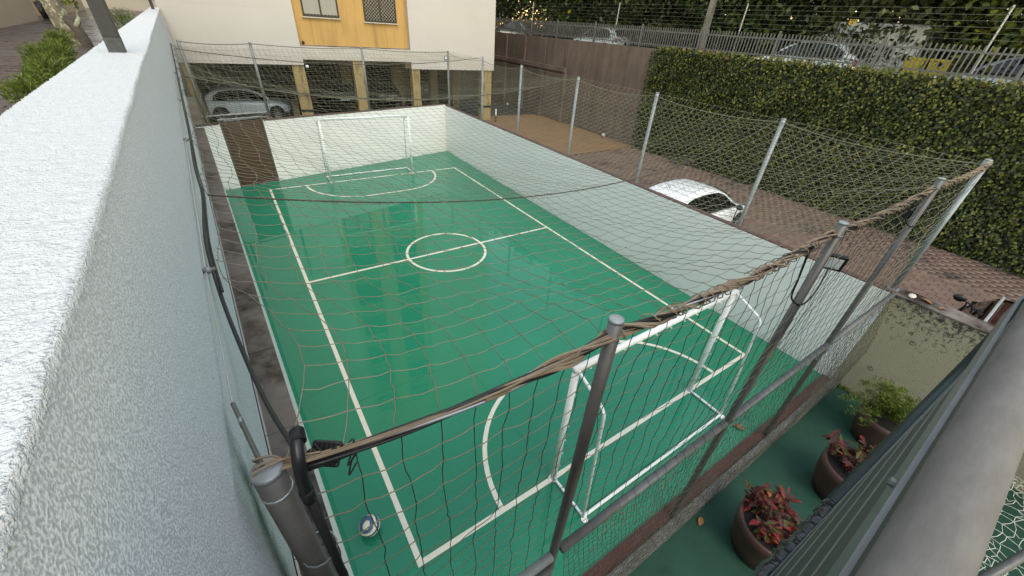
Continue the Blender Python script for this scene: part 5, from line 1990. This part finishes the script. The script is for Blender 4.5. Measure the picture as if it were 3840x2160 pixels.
MB().box(-14, -6.0, 26.4, 41.1, 9.001, 9.2).build("roof", M['coping'], t)
t = tag(empty("courtyard_building", (-6, 49, ZT)), "cream wall closing the far end of the terrace", "building")
MB().box(-14, -2.0, 47, 52, ZT, 9).build("wall", M['cream'], t)
MB().box(-14.1, -1.9, 46.9, 52.1, 9.001, 9.2).build("roof", M['coping'], t)
for z in np.arange(4.9, 6.4, .28):
    MB().box(-4.6, -2.6, 46.96, 46.999, z, z + .2).build("brown_slat", M['doorbrown'], t)

t = tag(empty("terrace_tree", (-2.80, 11.3, ZT)), "lichen-covered tree with a sawn side branch beyond the parapet", "tree")
MB().tube(smooth_path([(-2.77, 11.3, ZT - .05), (-2.81, 11.3, ZT + .35), (-2.86, 11.3, ZT + .8), (-2.95, 11.4, ZT + 1.35), (-3.05, 11.4, ZT + 2.2), (-3.1, 11.5, ZT + 3.2)], 6), [.19 - .0035 * i for i in range(31)], 12).build("trunk", M['bark'], t, True)
MB().tube(smooth_path([(-2.56, 11.05, ZT - .03), (-2.58, 11.05, ZT + .22), (-2.64, 11.1, ZT + .40), (-2.80, 11.3, ZT + .55)], 5), [.10 - .002 * i for i in range(16)], 10).build("side_trunk", M['bark2'], t, True)
MB().tube(smooth_path([(-2.62, 11.05, ZT + .36), (-2.50, 11.0, ZT + .52), (-2.48, 11.0, ZT + .70)], 4), [.055, .05, .045, .04, .035, .03, .03, .025, .02], 8).build("cut_branch", M['bark'], t, True)
n_ = 16
c_ = np.array([-2.50, 11.0, ZT + .76]) + rng.normal(0, .055, (n_, 3))
a_ = nrm(rng.normal(0, 1, (n_, 3)))
b_ = nrm(np.cross(nrm(rng.normal(0, 1, (n_, 3))), a_))
v_, q_ = leaf_quads(c_, a_, b_, rng.uniform(.08, .14, n_), rng.uniform(.05, .08, n_))
np_mesh("new_shoot", v_, q_, M['leafB'], t)
# crown above the frame
gr = np.random.default_rng(5)
cc = np.array([-3.2, 11.6, ZT + 5.4]) + nrm(gr.normal(0, 1, (40, 3))) * gr.uniform(.3, 1, (40, 1)) * np.array([1.9, 1.9, 1.5])
c_ = np.repeat(cc, 60, 0) + gr.normal(0, .3, (2400, 3))
a_ = nrm(gr.normal(0, 1, c_.shape))
b_ = nrm(np.cross(nrm(gr.normal(0, .6, c_.shape) + np.array([0, 0, .9])), a_))
v_, q_ = leaf_quads(c_, a_, b_, gr.uniform(.08, .15, 2400), gr.uniform(.05, .08, 2400))
np_mesh("crown", v_, q_, M['leafA'], t)


def feathery(label, pts, n, rad, seed, sz=(.05, .10)):
    gr = np.random.default_rng(seed)
    t = tag(empty("feathery_shrub", pts[0]), label, "shrub", "shrubs beyond the parapet")
    cs, as_ = [], []
    for p_ in pts:
        k = n // len(pts)
        d = nrm(gr.normal(0, 1, (k, 3)))
        cs.append(np.array(p_) + d * gr.uniform(.1, 1, (k, 1)) ** .6 * np.array([rad, rad, rad * .8]))
        as_.append(nrm(d * .7 + gr.normal(0, .4, (k, 3)) + np.array([0, 0, .35])))
    c_, a_ = np.concatenate(cs), np.concatenate(as_)
    b_ = nrm(np.cross(nrm(gr.normal(0, 1, c_.shape)), a_))
    v_, q_ = leaf_quads(c_, a_, b_, gr.uniform(*sz, len(c_)), gr.uniform(.008, .016, len(c_)))
    o = np_mesh("foliage", v_, q_, M['shrub'], t)
    b = MB()
    for p_ in pts:
        for k in range(5):
            b.tube([(p_[0], p_[1], ZT), tuple(np.array(p_) + gr.normal(0, rad * .4, 3))], [.008, .003], 4)
    b.build("stem", M['bark2'], t)


feathery("feathery green shrub spilling along the parapet below the lichen tree", [(-2.62, 9.4, 4.36), (-2.50, 8.4, 4.28), (-2.32, 7.2, 4.30), (-2.22, 6.3, 4.25), (-2.10, 5.4, 4.27), (-2.60, 7.6, 4.26)], 5200, .21, 81)
feathery("feathery shrub strand at the left edge of the picture", [(-1.98, 4.5, 4.32), (-1.88, 3.8, 4.34), (-1.80, 3.2, 4.36)], 1800, .14, 82, (.03, .06))
feathery("small feathery shrub further along the parapet near the second steel post", [(-2.55, 17.5, 4.35), (-2.6, 19.0, 4.35)], 2600, .5, 83)
t = tag(empty("courtyard_planter", (-5.35, 24.4, ZT)), "dark potted plant between the two beige buildings", "planter")
MB().lathe([(.001, ZT), (.35, ZT), (.42, ZT + .55), (.36, ZT + .55), (.34, ZT + .45), (.001, ZT + .45)], (-5.35, 24.4, 0), 20).build("pot", M['winframe'], t, True)
n_ = 500
c_ = np.array([-5.35, 24.4, ZT + .95]) + rng.normal(0, .26, (n_, 3))
a_ = nrm(rng.normal(0, 1, (n_, 3)))
b_ = nrm(np.cross(nrm(rng.normal(0, 1, (n_, 3))), a_))
v_, q_ = leaf_quads(c_, a_, b_, rng.uniform(.1, .22, n_), rng.uniform(.05, .1, n_))
np_mesh("foliage", v_, q_, M['leafA'], t)
